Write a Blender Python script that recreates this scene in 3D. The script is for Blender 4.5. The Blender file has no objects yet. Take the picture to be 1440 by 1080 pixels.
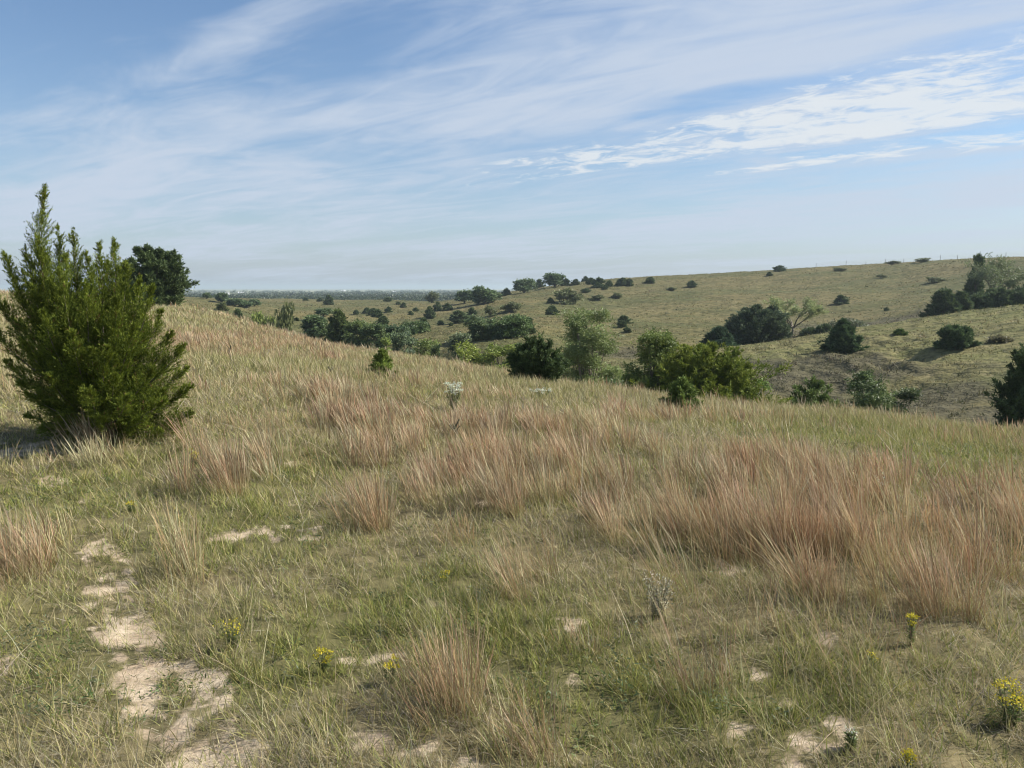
# Prairie hillside with cedars: whole scene in code (bpy 4.5)
import bpy, math
import numpy as np
from mathutils import Vector

R = math.radians
scene = bpy.context.scene
COL = scene.collection
EYE = 1.65
PITCH = R(7.125)
FPX = 1080.0                      # focal length for a 1440 px wide frame
CP, SP = math.cos(PITCH), math.sin(PITCH)

# ------------------------------------------------------------------ maths
def sstep(a, b, x):
    t = np.clip((x - a) / (b - a), 0, 1)
    return t * t * (3 - 2 * t)

def _hash(ix, iy, seed):
    h = (ix.astype(np.uint32) * np.uint32(374761393) + iy.astype(np.uint32) * np.uint32(668265263)
         + np.uint32((seed * 2654435761) & 0xffffffff))
    h = (h ^ (h >> np.uint32(13))) * np.uint32(1274126177)
    return h ^ (h >> np.uint32(16))

def pnoise(x, y, seed=0):
    """gradient noise, about -0.7..0.7"""
    x = np.asarray(x, float); y = np.asarray(y, float)
    xi = np.floor(x).astype(np.int64); yi = np.floor(y).astype(np.int64)
    fx = x - xi; fy = y - yi
    u = fx * fx * fx * (fx * (fx * 6 - 15) + 10); v = fy * fy * fy * (fy * (fy * 6 - 15) + 10)
    def g(dx, dy):
        a = _hash(xi + dx, yi + dy, seed).astype(np.float64) * (2 * math.pi / 4294967296.0)
        return np.cos(a) * (fx - dx) + np.sin(a) * (fy - dy)
    n0 = g(0, 0) * (1 - u) + g(1, 0) * u
    n1 = g(0, 1) * (1 - u) + g(1, 1) * u
    return n0 * (1 - v) + n1 * v

def fbm(x, y, seed=0, octv=4):
    s = 0; a = 1.0; f = 1.0
    for k in range(octv):
        s = s + a * pnoise(np.asarray(x) * f, np.asarray(y) * f, seed + 17 * k)
        a *= .5; f *= 2.03
    return s

def pchip(x, y, xq):
    x = np.asarray(x, float); y = np.asarray(y, float)
    h = np.diff(x); d = np.diff(y) / h
    m = np.zeros_like(y)
    for i in range(1, len(x) - 1):
        if d[i - 1] * d[i] > 0:
            w1 = 2 * h[i] + h[i - 1]; w2 = h[i] + 2 * h[i - 1]
            m[i] = (w1 + w2) / (w1 / d[i - 1] + w2 / d[i])
    m[0] = d[0]; m[-1] = d[-1]
    xq = np.clip(xq, x[0], x[-1])
    i = np.clip(np.searchsorted(x, xq) - 1, 0, len(x) - 2)
    t = (xq - x[i]) / h[i]
    return ((2*t**3 - 3*t**2 + 1) * y[i] + (t**3 - 2*t**2 + t) * h[i] * m[i]
            + (-2*t**3 + 3*t**2) * y[i+1] + (t**3 - t**2) * h[i] * m[i+1])

def ray(px, py):
    """world direction through a photograph pixel; the part along the view axis is 1"""
    px = np.asarray(px, float); py = np.asarray(py, float)
    r = (px - 720) / FPX; u = (540 - py) / FPX
    return np.stack(np.broadcast_arrays(r, CP + SP * u, -SP + CP * u), -1)

def slope(px, py):
    d = ray(px, py)
    return d[..., 2] / np.hypot(d[..., 0], d[..., 1])

def project(x, y, z):
    z = z - EYE
    f = np.maximum(y * CP - z * SP, 1e-3); u = y * SP + z * CP
    return 720 + FPX * x / f, 540 - FPX * u / f

# ------------------------------------------------------------------ terrain
# the lie of the land: for bearings across the view, the distance and height of the near brow,
# the ravine, the spur, the gully behind it, the far slope and its ridge, and the plain
U = [-500, 0, 250, 400, 500, 600, 720, 870, 1000, 1200, 1440, 1900]
def yy(vals):   # (distance, picture height) pairs -> (distance, z)
    out = []
    for u, v in zip(U, vals):
        r, y = v[0], v[1]
        out.append((r, y[0] if isinstance(y, tuple) else EYE + r * float(slope(u, y))))
    return out
Z = lambda r, z: (r, (z,))
FEAT = [
    yy([Z(.2, 0)] * 12),
    yy([Z(4, 0)] * 12),
    yy([Z(9, .12), Z(9, .12), Z(9, .08), Z(9, .02), Z(9, 0), Z(9, -.02), Z(9, -.06), Z(9, -.1), Z(9, -.14), Z(9, -.2), Z(9, -.28), Z(9, -.3)]),
    yy([Z(18, .3), Z(18, .28), Z(18, .2), Z(17, 0), Z(16, -.12), Z(15, -.2), Z(14.5, -.3), Z(14, -.46), Z(14, -.6), Z(14, -.68), Z(14, -.78), Z(14, -.8)]),
    yy([(60, 410), (60, 414), (56, 430), (48, 468), (41, 493), (34, 510), (27, 531), (23.5, 558), (22.5, 577), (21.5, 589), (20.5, 613), (20, 646)]),
    yy([Z(100, -2), Z(100, -2.2), Z(90, -4.2), Z(80, -6.6), Z(72, -8), Z(60, -7.8), Z(48, -7.6), Z(40, -7), Z(36, -6.8), Z(34, -6.4), Z(33, -6), Z(32, -5.5)]),
    yy([Z(130, -1.6), Z(130, -1.6), (120, 432), (110, 450), (92, 474), (74, 490), (62, 497), (55, 516), (48, 546), (45, 575), (42, 594), (41, 610)]),
    yy([Z(170, -1.6), Z(170, -1.2), (150, 424.5), (140, 441), (120, 453), (100, 459), (95, 453), (76, 489), (66, 493), (75, 463), (85, 428), (90, 395)]),
    yy([Z(180, -2.4), Z(190, -2), (180, 422.5), (170, 438.5), (150, 449), Z(130, -5.6), (115, 450), (90, 476), (82, 487), Z(100, -4.1), Z(110, -1.2), Z(110, -.5)]),
    yy([Z(210, -2.4), Z(220, -2.2), (210, 421), (200, 433), (185, 441), (160, 446), (140, 436), (120, 452), (115, 462), (125, 450), (125, 417), (125, 390)]),
    yy([Z(250, -2.3), Z(255, -2.1), (250, 419), (245, 427), (240, 431), (200, 434), (185, 421), (180, 416), (185, 413), (190, 403), (175, 385), (170, 355)]),
    yy([Z(300, -2.3), Z(300, -2.1), (300, 418), (305, 421), (305, 422), (260, 425), (250, 409.5), (255, 392), (260, 385), (260, 372.5), (230, 360), (230, 338)]),
    yy([Z(450, -6)] * 3 + [Z(450, -7)] * 3 + [Z(450, -5), Z(430, 2), Z(420, 4), Z(420, 7), Z(400, 9), Z(400, 12)]),
    yy([Z(800, -8.5)] * 7 + [Z(800, -8)] * 5),
    yy([Z(2500, -9)] * 12),
    yy([Z(9000, -9)] * 12),
]
NU = 700; NR = 1400
_uq = np.linspace(-500, 1900, NU)
_lr = np.linspace(math.log(.2), math.log(9000), NR)
_fr = [pchip(U, [math.log(a[0]) for a in f], _uq) for f in FEAT]
_fz = [pchip(U, [a[1] for a in f], _uq) for f in FEAT]
ZT = np.empty((NU, NR))
for i in range(NU):
    ZT[i] = pchip([f[i] for f in _fr], [f[i] for f in _fz], _lr)
# soften the kinks a little along and across
for _ in range(3):
    ZT[:, 1:-1] = .25 * ZT[:, :-2] + .5 * ZT[:, 1:-1] + .25 * ZT[:, 2:]
    ZT[1:-1] = .25 * ZT[:-2] + .5 * ZT[1:-1] + .25 * ZT[2:]

def ground_z(x, y, micro=True):
    x = np.asarray(x, float); y = np.asarray(y, float)
    r = np.hypot(x, y); az = np.arctan2(x, y)
    azc = np.clip(az, -1.0, 1.0)
    u = 720 + FPX * np.tan(azc) * .993
    fu = np.clip((u + 500) / 2400 * (NU - 1), 0, NU - 1.001)
    fr = np.clip((np.log(np.maximum(r, .2)) - _lr[0]) / (_lr[-1] - _lr[0]) * (NR - 1), 0, NR - 1.001)
    i = fu.astype(int); j = fr.astype(int); a = fu - i; b = fr - j
    z = (ZT[i, j] * (1 - a) + ZT[i + 1, j] * a) * (1 - b) + (ZT[i, j + 1] * (1 - a) + ZT[i + 1, j + 1] * a) * b
    # behind the viewer the knoll just runs on gently
    back = sstep(1.0, 2.0, np.abs(az))
    z = z * (1 - back) + (-.004 * np.minimum(r, 600)) * back
    far = sstep(45, 80, r) * (1 - sstep(320, 600, r))
    z = z + 1.3 * far * fbm(x / 38, y / 38, 5, 3) * sstep(70, 120, r) * (1 - .7 * sstep(180, 250, r))
    if micro:
        z = z + .13 * fbm(x / 4.2, y / 4.2, 11, 3) * sstep(1.5, 5, r) * (1 - sstep(400, 900, r))
        z = z + .035 * fbm(x / .55, y / .55, 23, 3) * (1 - sstep(25, 45, r))
        # low hummocks and cattle terraces along the contours of the far slopes
        z = z + far * (.34 * fbm(az * r / 6.5, r / 2.1, 31, 3) + .10 * pnoise(az * r / .9, r / .8, 37))
        # rough eroded bank under the spur
        bank = sstep(0, 1, 1 - ((u - 1190) / 190) ** 2) * sstep(44, 50, r) * (1 - sstep(62, 70, r))
        z = z + bank * .45 * fbm(az * r / 2.2, r / 3.5, 41, 3)
    return z

def on_knoll(x, y):
    """1 on the near hill, 0 past its brow"""
    r = np.hypot(x, y); u = 720 + FPX * np.tan(np.clip(np.arctan2(x, y), -1, 1))
    e = np.exp(np.interp(u, _uq, _fr[4])) if not isinstance(_fr[4], list) else np.interp(u, U, [f[0] for f in FEAT[4]])
    return 1 - sstep(1.05, 1.3, r / e)

def spur_at(x, y):
    """1 on the sunny face and shoulder of the spur across the ravine"""
    r = np.hypot(x, y); u = 720 + FPX * np.tan(np.clip(np.arctan2(x, y), -1, 1))
    f = np.interp(u, U, [a[0] for a in FEAT[6]]); c = np.interp(u, U, [a[0] for a in FEAT[7]])
    return sstep(f * 1.16, f * 1.3, r) * (1 - sstep(c * 1.04, c * 1.12, r)) * sstep(990, 1080, u)

_rs = np.exp(np.linspace(math.log(1.6), math.log(5000), 4000))
def hit(px, py):
    """where a photograph pixel meets the ground"""
    d = ray(px, py); h = math.hypot(d[0], d[1])
    x = d[0] / h * _rs; y = d[1] / h * _rs
    under = EYE + d[2] / h * _rs < ground_z(x, y, False)
    k = int(np.argmax(under)) if under.any() else len(_rs) - 1
    return float(x[k]), float(y[k]), float(_rs[k])

# ------------------------------------------------------------------ mesh building
class Acc:
    def __init__(s): s.v = []; s.q = []; s.t = []; s.c = []; s.n = 0
    def add(s, v, q=None, t=None, c=(1, 1, 1)):
        v = np.asarray(v, np.float32).reshape(-1, 3)
        if q is not None and len(q): s.q.append(np.asarray(q, np.int64).reshape(-1, 4) + s.n)
        if t is not None and len(t): s.t.append(np.asarray(t, np.int64).reshape(-1, 3) + s.n)
        c = np.asarray(c, np.float32)
        s.c.append(np.broadcast_to(c, v.shape) if c.ndim == 1 else c)
        s.v.append(v); s.n += len(v)
    def mesh(s, name, mat, smooth=False):
        me = bpy.data.meshes.new(name)
        v = np.concatenate(s.v); c = np.concatenate(s.c)
        q = np.concatenate(s.q) if s.q else np.zeros((0, 4), np.int64)
        t = np.concatenate(s.t) if s.t else np.zeros((0, 3), np.int64)
        loops = np.concatenate([q.ravel(), t.ravel()]).astype(np.int32)
        start = np.concatenate([np.arange(len(q)) * 4, len(q) * 4 + np.arange(len(t)) * 3]).astype(np.int32)
        me.vertices.add(len(v)); me.loops.add(len(loops)); me.polygons.add(len(q) + len(t))
        me.vertices.foreach_set('co', v.ravel().astype(np.float32))
        me.loops.foreach_set('vertex_index', loops)
        me.polygons.foreach_set('loop_start', start)
        if smooth: me.polygons.foreach_set('use_smooth', np.ones(len(start), bool))
        a = me.attributes.new('Col', 'FLOAT_COLOR', 'POINT')
        a.data.foreach_set('color', np.concatenate([c, np.ones((len(c), 1), np.float32)], 1).ravel().astype(np.float32))
        me.update(calc_edges=True)
        if mat: me.materials.append(mat)
        return me
    def build(s, name, mat, parent=None, smooth=False):
        o = bpy.data.objects.new(name, s.mesh(name, mat, smooth)); COL.objects.link(o)
        if parent: o.parent = parent
        return o

def tag(o, label=None, cat=None, group=None, kind=None):
    if label: o['label'] = label
    if cat: o['category'] = cat
    if group: o['group'] = group
    if kind: o['kind'] = kind
    return o

def root(name, loc, label, cat, group=None):
    o = bpy.data.objects.new(name, None); COL.objects.link(o)
    o.empty_display_size = .2; o.location = loc
    return tag(o, label, cat, group)

def nrm(v): return v / np.maximum(np.linalg.norm(v, axis=-1, keepdims=True), 1e-9)

def leaf_quads(acc, pos, d, L, W, col, rng, fold=0.0):
    """one small pointed blade per row"""
    n = len(pos); d = nrm(d)
    s = nrm(np.cross(d, rng.normal(size=(n, 3))))
    L = np.broadcast_to(np.asarray(L, float), (n,))[:, None]; W = np.broadcast_to(np.asarray(W, float), (n,))[:, None]
    mid = pos + d * L * .45
    v = np.stack([pos, mid + s * W * .5, pos + d * L, mid - s * W * .5], 1)
    q = np.arange(n * 4).reshape(n, 4)
    acc.add(v, q=q, c=np.repeat(col, 4, 0))

def tube(acc, pts, rad, col=(.1, .08, .06), sides=6):
    pts = np.asarray(pts, float); rad = np.asarray(rad, float); n = len(pts)
    tan = nrm(np.gradient(pts, axis=0))
    a = nrm(np.cross(tan, np.array([.31, .17, .93]) + 1e-3)); b = np.cross(tan, a)
    th = np.arange(sides) * 2 * math.pi / sides
    v = pts[:, None] + rad[:, None, None] * (a[:, None] * np.cos(th)[None, :, None] + b[:, None] * np.sin(th)[None, :, None])
    q = [(i*sides+k, i*sides+(k+1) % sides, (i+1)*sides+(k+1) % sides, (i+1)*sides+k) for i in range(n-1) for k in range(sides)]
    tip = n * sides
    v = np.concatenate([v.reshape(-1, 3), pts[-1:] + tan[-1:] * rad[-1]])
    t = [((n-1)*sides+k, (n-1)*sides+(k+1) % sides, tip) for k in range(sides)]
    acc.add(v, q=q, t=t, c=col)

# ------------------------------------------------------------------ materials
def newmat(name):
    m = bpy.data.materials.new(name); m.use_nodes = True
    nt = m.node_tree; nt.nodes.clear()
    return m, nt
def N(nt, kind, **kw):
    n = nt.nodes.new(kind)
    for k, v in kw.items():
        if k.startswith('i_'):
            n.inputs[k[2:].replace('_', ' ')].default_value = v
        else: setattr(n, k, v)
    return n
def math_n(nt, op, a, b=None, c=None, clamp=False):
    n = nt.nodes.new('ShaderNodeMath'); n.operation = op; n.use_clamp = clamp
    for i, s in enumerate((a, b, c)):
        if s is None: continue
        if isinstance(s, (int, float)): n.inputs[i].default_value = s
        else: nt.links.new(s, n.inputs[i])
    return n.outputs[0]
def mixc(nt, f, a, b, mode='MIX'):
    n = nt.nodes.new('ShaderNodeMix'); n.data_type = 'RGBA'; n.blend_type = mode
    for i, s in ((0, f), (6, a), (7, b)):
        if isinstance(s, (int, float)): n.inputs[i].default_value = s
        elif isinstance(s, tuple): n.inputs[i].default_value = (*s, 1)
        else: nt.links.new(s, n.inputs[i])
    return n.outputs[2]
def noise_n(nt, vec, scale, detail=3, rough=.55, dist=0.0):
    n = N(nt, 'ShaderNodeTexNoise'); n.inputs['Scale'].default_value = scale
    n.inputs['Detail'].default_value = detail; n.inputs['Roughness'].default_value = rough; n.inputs['Distortion'].default_value = dist
    if vec is not None: nt.links.new(vec, n.inputs['Vector'])
    return n.outputs['Fac']
def ramp(nt, f, lo, hi):
    n = N(nt, 'ShaderNodeMapRange'); n.interpolation_type = 'SMOOTHSTEP'
    n.inputs[1].default_value = lo; n.inputs[2].default_value = hi
    nt.links.new(f, n.inputs[0]); return n.outputs[0]

def leafy(name, trans=.3, rough=.6, var=.25, vscale=8.0, spec=.25):
    """thin plant matter: colour from the leaf, broken up by a noise, part of the light let through"""
    m, nt = newmat(name)
    at = N(nt, 'ShaderNodeAttribute', attribute_name='Col')
    geo = N(nt, 'ShaderNodeNewGeometry')
    nz = noise_n(nt, geo.outputs['Position'], vscale, 2)
    f = N(nt, 'ShaderNodeMapRange'); f.inputs[1].default_value = .3; f.inputs[2].default_value = .7
    f.inputs[3].default_value = 1 - var; f.inputs[4].default_value = 1 + var
    nt.links.new(nz, f.inputs[0])
    mul = N(nt, 'ShaderNodeVectorMath', operation='SCALE'); nt.links.new(at.outputs['Color'], mul.inputs[0]); nt.links.new(f.outputs[0], mul.inputs['Scale'])
    p = N(nt, 'ShaderNodeBsdfPrincipled'); p.inputs['Roughness'].default_value = rough
    p.inputs['Specular IOR Level'].default_value = spec
    nt.links.new(mul.outputs[0], p.inputs['Base Color'])
    tr = N(nt, 'ShaderNodeBsdfTranslucent'); nt.links.new(mul.outputs[0], tr.inputs['Color'])
    mx = N(nt, 'ShaderNodeMixShader'); mx.inputs[0].default_value = trans
    nt.links.new(p.outputs[0], mx.inputs[1]); nt.links.new(tr.outputs[0], mx.inputs[2])
    out = N(nt, 'ShaderNodeOutputMaterial'); nt.links.new(mx.outputs[0], out.inputs[0])
    return m
M_GRASS = leafy('dry_grass', .3, .6, .12, 3.0, .3)
M_CEDAR = leafy('cedar_foliage', .22, .65, .25, 2.5, .15)
M_LEAF = leafy('broad_leaf', .35, .5, .2, 1.5, .3)
M_PETAL = leafy('petal', .3, .6, .08, 20, .2)

def plain(name, a, b, scale, rough=.85, bump=.3):
    m, nt = newmat(name)
    tc = N(nt, 'ShaderNodeTexCoord')
    nz = noise_n(nt, tc.outputs['Object'], scale, 5, .65)
    c = mixc(nt, ramp(nt, nz, .3, .7), a, b)
    p = N(nt, 'ShaderNodeBsdfPrincipled'); p.inputs['Roughness'].default_value = rough
    nt.links.new(c, p.inputs['Base Color'])
    bp = N(nt, 'ShaderNodeBump'); bp.inputs['Strength'].default_value = bump; nt.links.new(nz, bp.inputs['Height']); nt.links.new(bp.outputs[0], p.inputs['Normal'])
    out = N(nt, 'ShaderNodeOutputMaterial'); nt.links.new(p.outputs[0], out.inputs[0])
    return m
M_BARK = plain('shaggy_bark', (.11, .085, .06), (.2, .17, .13), 22)
M_STEM = plain('dry_stem', (.10, .09, .05), (.16, .14, .08), 40)
M_POST = plain('weathered_post', (.10, .09, .075), (.17, .15, .13), 12)
M_WIRE = plain('fence_wire', (.16, .15, .14), (.22, .2, .19), 9, .5)
M_WHITE = plain('white_siding', (.72, .73, .74), (.8, .8, .8), 1.2)
M_ROOF = plain('grey_roofing', (.3, .31, .33), (.38, .38, .4), 2)
EXPOSURE = 0.84; FOL = 2.15
HAZE_DENSITY = 0.0003; HAZE_TINT = (.52, .62, .73, 1)
SKY_VAL = .78; SKY_BASE = .30
HAZE_COL = (2.25, 2.7, 3.35); CIRRUS_COL = (3.3, 3.75, 4.45); ALTO_COL = (4.4, 4.65, 4.85)
# (px, py, half length along the band, half width, strength)
SKYP = [(80, 40, 1.0, .42, -.42), (480, 75, .5, .22, -.4), (290, 75, .8, .10, .3), (370, 25, .3, .10, .3), (700, 60, 1.2, .35, .15), (1000, 80, 1.4, .45, .25), (1300, 50, 1.0, .4, .3), (300, 215, 3.0, .6, .2), (900, 240, 3.0, .7, .12),
        (1130, 120, .6, .14, -.35), (950, 150, .5, .12, -.3), (1420, 190, .2, .1, -.2), (450, 265, 3, .5, .1), (1130, 215, .6, .10, -.2), (1150, 290, 5, 1.0, .35)]
PUFFP = [(1400, 95, .8, .3, .75), (1350, 140, .8, .28, .85), (1150, 190, .9, .16, .85), (1060, 158, .35, .10, .8), (790, 232, .9, .22, .85), (1250, 215, 1.1, .2, .65), (950, 190, .8, .16, .7)]
FAR_A = (.118, .106, .045); FAR_B = (.16, .135, .062); FAR_C = (.086, .092, .036); FAR_D = (.052, .052, .023)
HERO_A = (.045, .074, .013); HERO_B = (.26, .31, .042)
# far small trees: kind, picture place (px, top, foot, width), label
FAR = [
 ('t', 653, 407, 427, 22, 'round broadleaf tree on the middle rise, lower of two beside the valley wood'),
 ('t', 681, 402, 427, 32, 'broad broadleaf tree on the middle rise with a long dark crown'),
 ('s', 608, 414, 422, 16, 'low dark shrub on the crest of the middle rise against the valley wood'),
 ('c', 712, 405, 416, 12, 'small cedar between the broad rise tree and the ridge-end trees'),
 ('t', 737, 391, 412, 26, 'broadleaf tree at the very end of the ridge with bright leaf'),
 ('c', 758, 392, 405, 13, 'round cedar between the two broadleaf trees on the ridge end'),
 ('t', 780, 383, 404, 25, 'tallest broadleaf tree on the ridge end, ragged against the sky'),
 ('c', 796, 391, 402, 11, 'cedar touching the tallest ridge-end tree'),
 ('c', 809, 392, 401, 10, 'second cedar along the ridge from the tallest ridge-end tree'),
 ('c', 822, 388, 396, 9, 'small cedar breaking the skyline, third from the tallest ridge-end tree'),
 ('c', 831, 390, 400, 11, 'cedar just under the skyline beside the bushy ridge cedar'),
 ('c', 843, 390, 404, 16, 'bushy cedar on the ridge, biggest of the skyline cedars'),
 ('c', 856, 394, 403, 9, 'small cedar leaning on the bushy ridge cedar'),
 ('c', 851, 400, 407, 8, 'tiny cedar just below the bushy ridge cedar'),
 ('c', 875, 390, 402, 14, 'wider half of the twin cedar clump under the ridge'),
 ('c', 886, 392, 402, 10, 'narrow half of the twin cedar clump under the ridge'),
 ('c', 914, 389, 399, 12, 'lone round cedar under the ridge between the twin clump and a lower lone cedar'),
 ('c', 824, 405, 412, 13, 'squat cedar on the slope below the ridge cedars'),
 ('s', 841, 416, 422, 18, 'flat dark shrub on the far slope below the squat cedar'),
 ('s', 867, 413, 419, 13, 'flat dark shrub on the far slope beyond the first flat shrub'),
 ('s', 944, 405, 409, 13, 'low flat shrub on the slope below the lone round cedar'),
 ('c', 973, 394, 404, 12, 'solitary dark cedar on open slope below the even ridge line'),
 ('c', 1095, 373, 382, 14, 'solitary cedar standing up on the bare skyline'),
 ('c', 1082, 382, 388, 7, 'tiny cedar just below the solitary skyline cedar'),
 ('c', 1183, 414, 428, 16, 'lone cedar on the open far slope above the young spur cedar'),
 ('c', 777, 429, 443, 16, 'dark cedar by itself on the bare slope above the thicket'),
 ('s', 800, 411, 427, 34, 'broad olive bush spread on the slope below the ridge-end trees'),
 ('c', 774, 418, 427, 9, 'small cedar at the edge of the broad olive bush'),
 ('s', 718, 428, 439, 26, 'long low thorny shrub on the slope above the thicket'),
 ('c', 605, 430, 447, 13, 'upright cedar on the middle slope, first of a stepped trio'),
 ('c', 615, 424, 438, 10, 'upright cedar on the middle slope, second of a stepped trio'),
 ('c', 629, 426, 437, 14, 'round cedar on the middle slope, third of a stepped trio'),
 ('c', 646, 436, 453, 22, 'bushy cedar above the spur crest beside the thicket'),
 ('c', 664, 432, 442, 11, 'small cedar behind the thicket, nearest the bushy spur cedar'),
 ('s', 690, 433, 445, 18, 'dark shrub behind the thicket under the long low shrub'),
 ('c', 810, 446, 459, 19, 'low dark cedar beside the top of the pale willow'),
 ('c', 878, 443, 455, 15, 'upper cedar of the little group on the slope beyond the willow'),
 ('c', 874, 450, 461, 12, 'middle cedar of the little group on the slope beyond the willow'),
 ('c', 882, 460, 469, 9, 'lowest cedar of the little group on the slope beyond the willow'),
 ('c', 577, 437, 443, 7, 'tiny cedar on the middle slope above the end of the ravine wood'),
 ('c', 620, 450, 458, 9, 'small bush cedar on the spur crest above the yellow green shrub'),
 ('c', 634, 454, 459, 6, 'tiny cedar on the lit lip of the spur'),
 ('t', 291, 411, 421, 11, 'dark tree at the edge of the valley nearest the dark rounded cedar'),
 ('t', 312, 411, 425, 15, 'dark tree on the valley edge above the thin grey bush'),
 ('t', 330, 419, 431, 22, 'low spreading tree of the valley edge clump'),
 ('t', 345, 422, 432, 16, 'low dark tree at the tail of the valley edge clump'),
 ('t', 358, 420, 431, 14, 'round dark tree by itself on the near side of the valley'),
 ('s', 315, 427, 444, 13, 'thin grey bush sticking up behind the brow', 118),
 ('c', 336, 433, 445, 15, 'dark dome of a cedar just behind the brow', 100),
 ('y', 366, 437, 452, 24, 'yellow green shrub behind the brow, top of a sloping line', 84),
 ('y', 382, 443, 457, 24, 'yellow green shrub behind the brow, middle of a sloping line', 80),
 ('s', 400, 449, 463, 24, 'dull dark shrub behind the brow, foot of the sloping line', 76),
 ('c', 405, 430, 436, 10, 'small pyramid cedar alone on the smooth middle slope'),
 ('c', 399, 441, 448, 9, 'first of three small round cedars in a falling line'),
 ('c', 409, 443, 449, 8, 'second of three small round cedars in a falling line'),
 ('c', 417, 446, 452, 7, 'last of three small round cedars in a falling line'),
 ('t', 455, 433, 445, 20, 'pale domed tree behind the dark domed tree of the ravine wood'),
 ('c', 450, 418, 424, 8, 'small cedar on the reddish crest at the near end'),
 ('c', 464, 414, 421, 11, 'larger cedar on the reddish crest before the valley wood'),
 ('c', 430, 418, 423, 7, 'speck of a cedar at the start of the reddish crest'),
 ('c', 524, 433, 445, 13, 'cedar at the head of the cluster on the middle slope'),
 ('c', 531, 434, 447, 13, 'dark cedar at the heart of the cluster on the middle slope'),
 ('c', 516, 432, 440, 9, 'outlying cedar of the cluster on the middle slope'),
 ('c', 547, 431, 440, 9, 'round cedar a little apart from the cluster on the middle slope'),
 ('c', 538, 444, 457, 15, 'dark cedar below the cluster, just above the ravine wood'),
 ('c', 501, 435, 443, 7, 'small cedar over the shoulder of the pointed cedar'),
 ('c', 546, 418, 424, 10, 'low cedar on the far end of the reddish crest'),
 ('c', 568, 425, 432, 8, 'cedar on the dip between the reddish crest and the middle rise'),
 ('c', 560, 424, 429, 7, 'tiny cedar on the dip beside the reddish crest'),
 ('c', 585, 432, 438, 8, 'small cedar across the dip on the middle rise'),
 ('c', 1246, 432, 437, 6, 'tiny cedar speck on the far slope above the green spur'),
 ('s', 1180, 377, 381, 14, 'dark low brush on the skyline at the fence start'),
 ('s', 1255, 368, 372, 18, 'dark low brush by the fence in the middle of the skyline'),
 ('s', 1298, 364, 369, 14, 'humped brush on the skyline by the fence'),
 ('s', 1240, 387, 391, 14, 'flat brown brush on the upper far slope below the fence'),
 ('s', 1315, 391, 397, 18, 'flat dark brush on the upper far slope before the grey-limbed tree'),
]
FARMS = [
 (339, 411, 7, 2.4, 1500, 'long white farm shed in the valley seen over the valley edge clump'),
 (320, 411, 4, 2.6, 1300, 'small white farm house half hidden by valley trees'),
 (268, 407, 5, 1.8, 2600, 'white farm shed far out on the plain beside the dark rounded cedar'),
 (555, 411, 5, 1.8, 1900, 'white farm building in the valley wood beyond the middle slope'),
 (483, 408, 5, 1.6, 2400, 'pale farm building at the edge of the distant fields'),
]
FLOWERS = [
 (638, 577, 38, 28, 'tall white-topped wildflower clump standing in the russet grass', 'w', dict(seed=501, n=18, dens=40, name='white_wildflower', fl=.016)),
 (762, 562, 14, 42, 'low wide patch of white-edged wildflowers below the blackish cedar', 'w', dict(seed=502, n=16, dens=22, name='white_wildflower', fl=.014)),
 (491, 552, 8, 12, 'little white wildflower near the cedar seedling', 'w', dict(seed=503, n=4, dens=24, name='white_wildflower')),
 (1238, 690, 24, 32, 'small white wildflower among the green grass behind the russet band', 'w', dict(seed=504, n=9, dens=9, name='white_wildflower')),
 (1148, 760, 26, 14, 'sparse white wildflower inside the russet band', 'w', dict(seed=505, n=3, dens=14, name='white_wildflower', fl=.012)),
 (925, 868, 62, 60, 'dried silvery white wildflower in front of the russet band', 'd', dict(seed=506, n=16, dens=9, name='white_wildflower', fl=.009, leafc=(.3, .29, .2))),
 (1195, 1060, 30, 22, 'scattered tiny white wildflowers in the turf by the goldenrod', 'w', dict(seed=507, n=7, dens=5, name='white_wildflower', fl=.009)),
 (455, 940, 36, 28, 'yellow goldenrod with a flat head in the green turf', 'y', dict(seed=511, n=7, name='goldenrod', dens=40)),
 (549, 960, 46, 20, 'yellow goldenrod at the edge of a russet bunch', 'y', dict(seed=512, n=5, name='goldenrod', dens=44)),
 (327, 908, 40, 40, 'lime coloured goldenrod not yet in full flower', 'y', dict(seed=513, n=8, name='goldenrod', dens=16)),
 (1420, 1020, 62, 44, 'large bushy yellow goldenrod, biggest of the goldenrods', 'y', dict(seed=514, n=14, name='goldenrod', dens=30)),
 (1280, 915, 44, 18, 'upright goldenrod at the foot of the russet band', 'y', dict(seed=515, n=5, name='goldenrod', dens=40)),
 (1226, 952, 30, 10, 'thin goldenrod in the turf before the russet band', 'y', dict(seed=516, n=3, name='goldenrod', dens=20)),
 (1275, 1085, 26, 26, 'goldenrod at the bottom of the view with a small bright head', 'y', dict(seed=517, n=5, name='goldenrod', dens=40)),
 (663, 650, 26, 14, 'goldenrod with two yellow heads amid the russet grass', 'y', dict(seed=518, n=4, name='goldenrod', dens=36)),
 (274, 652, 24, 22, 'faint yellow goldenrod beyond the pale leaning grass', 'y', dict(seed=519, n=6, name='goldenrod', dens=20)),
 (184, 716, 16, 18, 'small yellowish goldenrod near the sandy track', 'y', dict(seed=520, n=5, name='goldenrod', dens=18)),
 (625, 820, 16, 20, 'tiny yellow goldenrod in the green turf below the russet grass', 'y', dict(seed=521, n=4, name='goldenrod', dens=16)),
]
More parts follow.
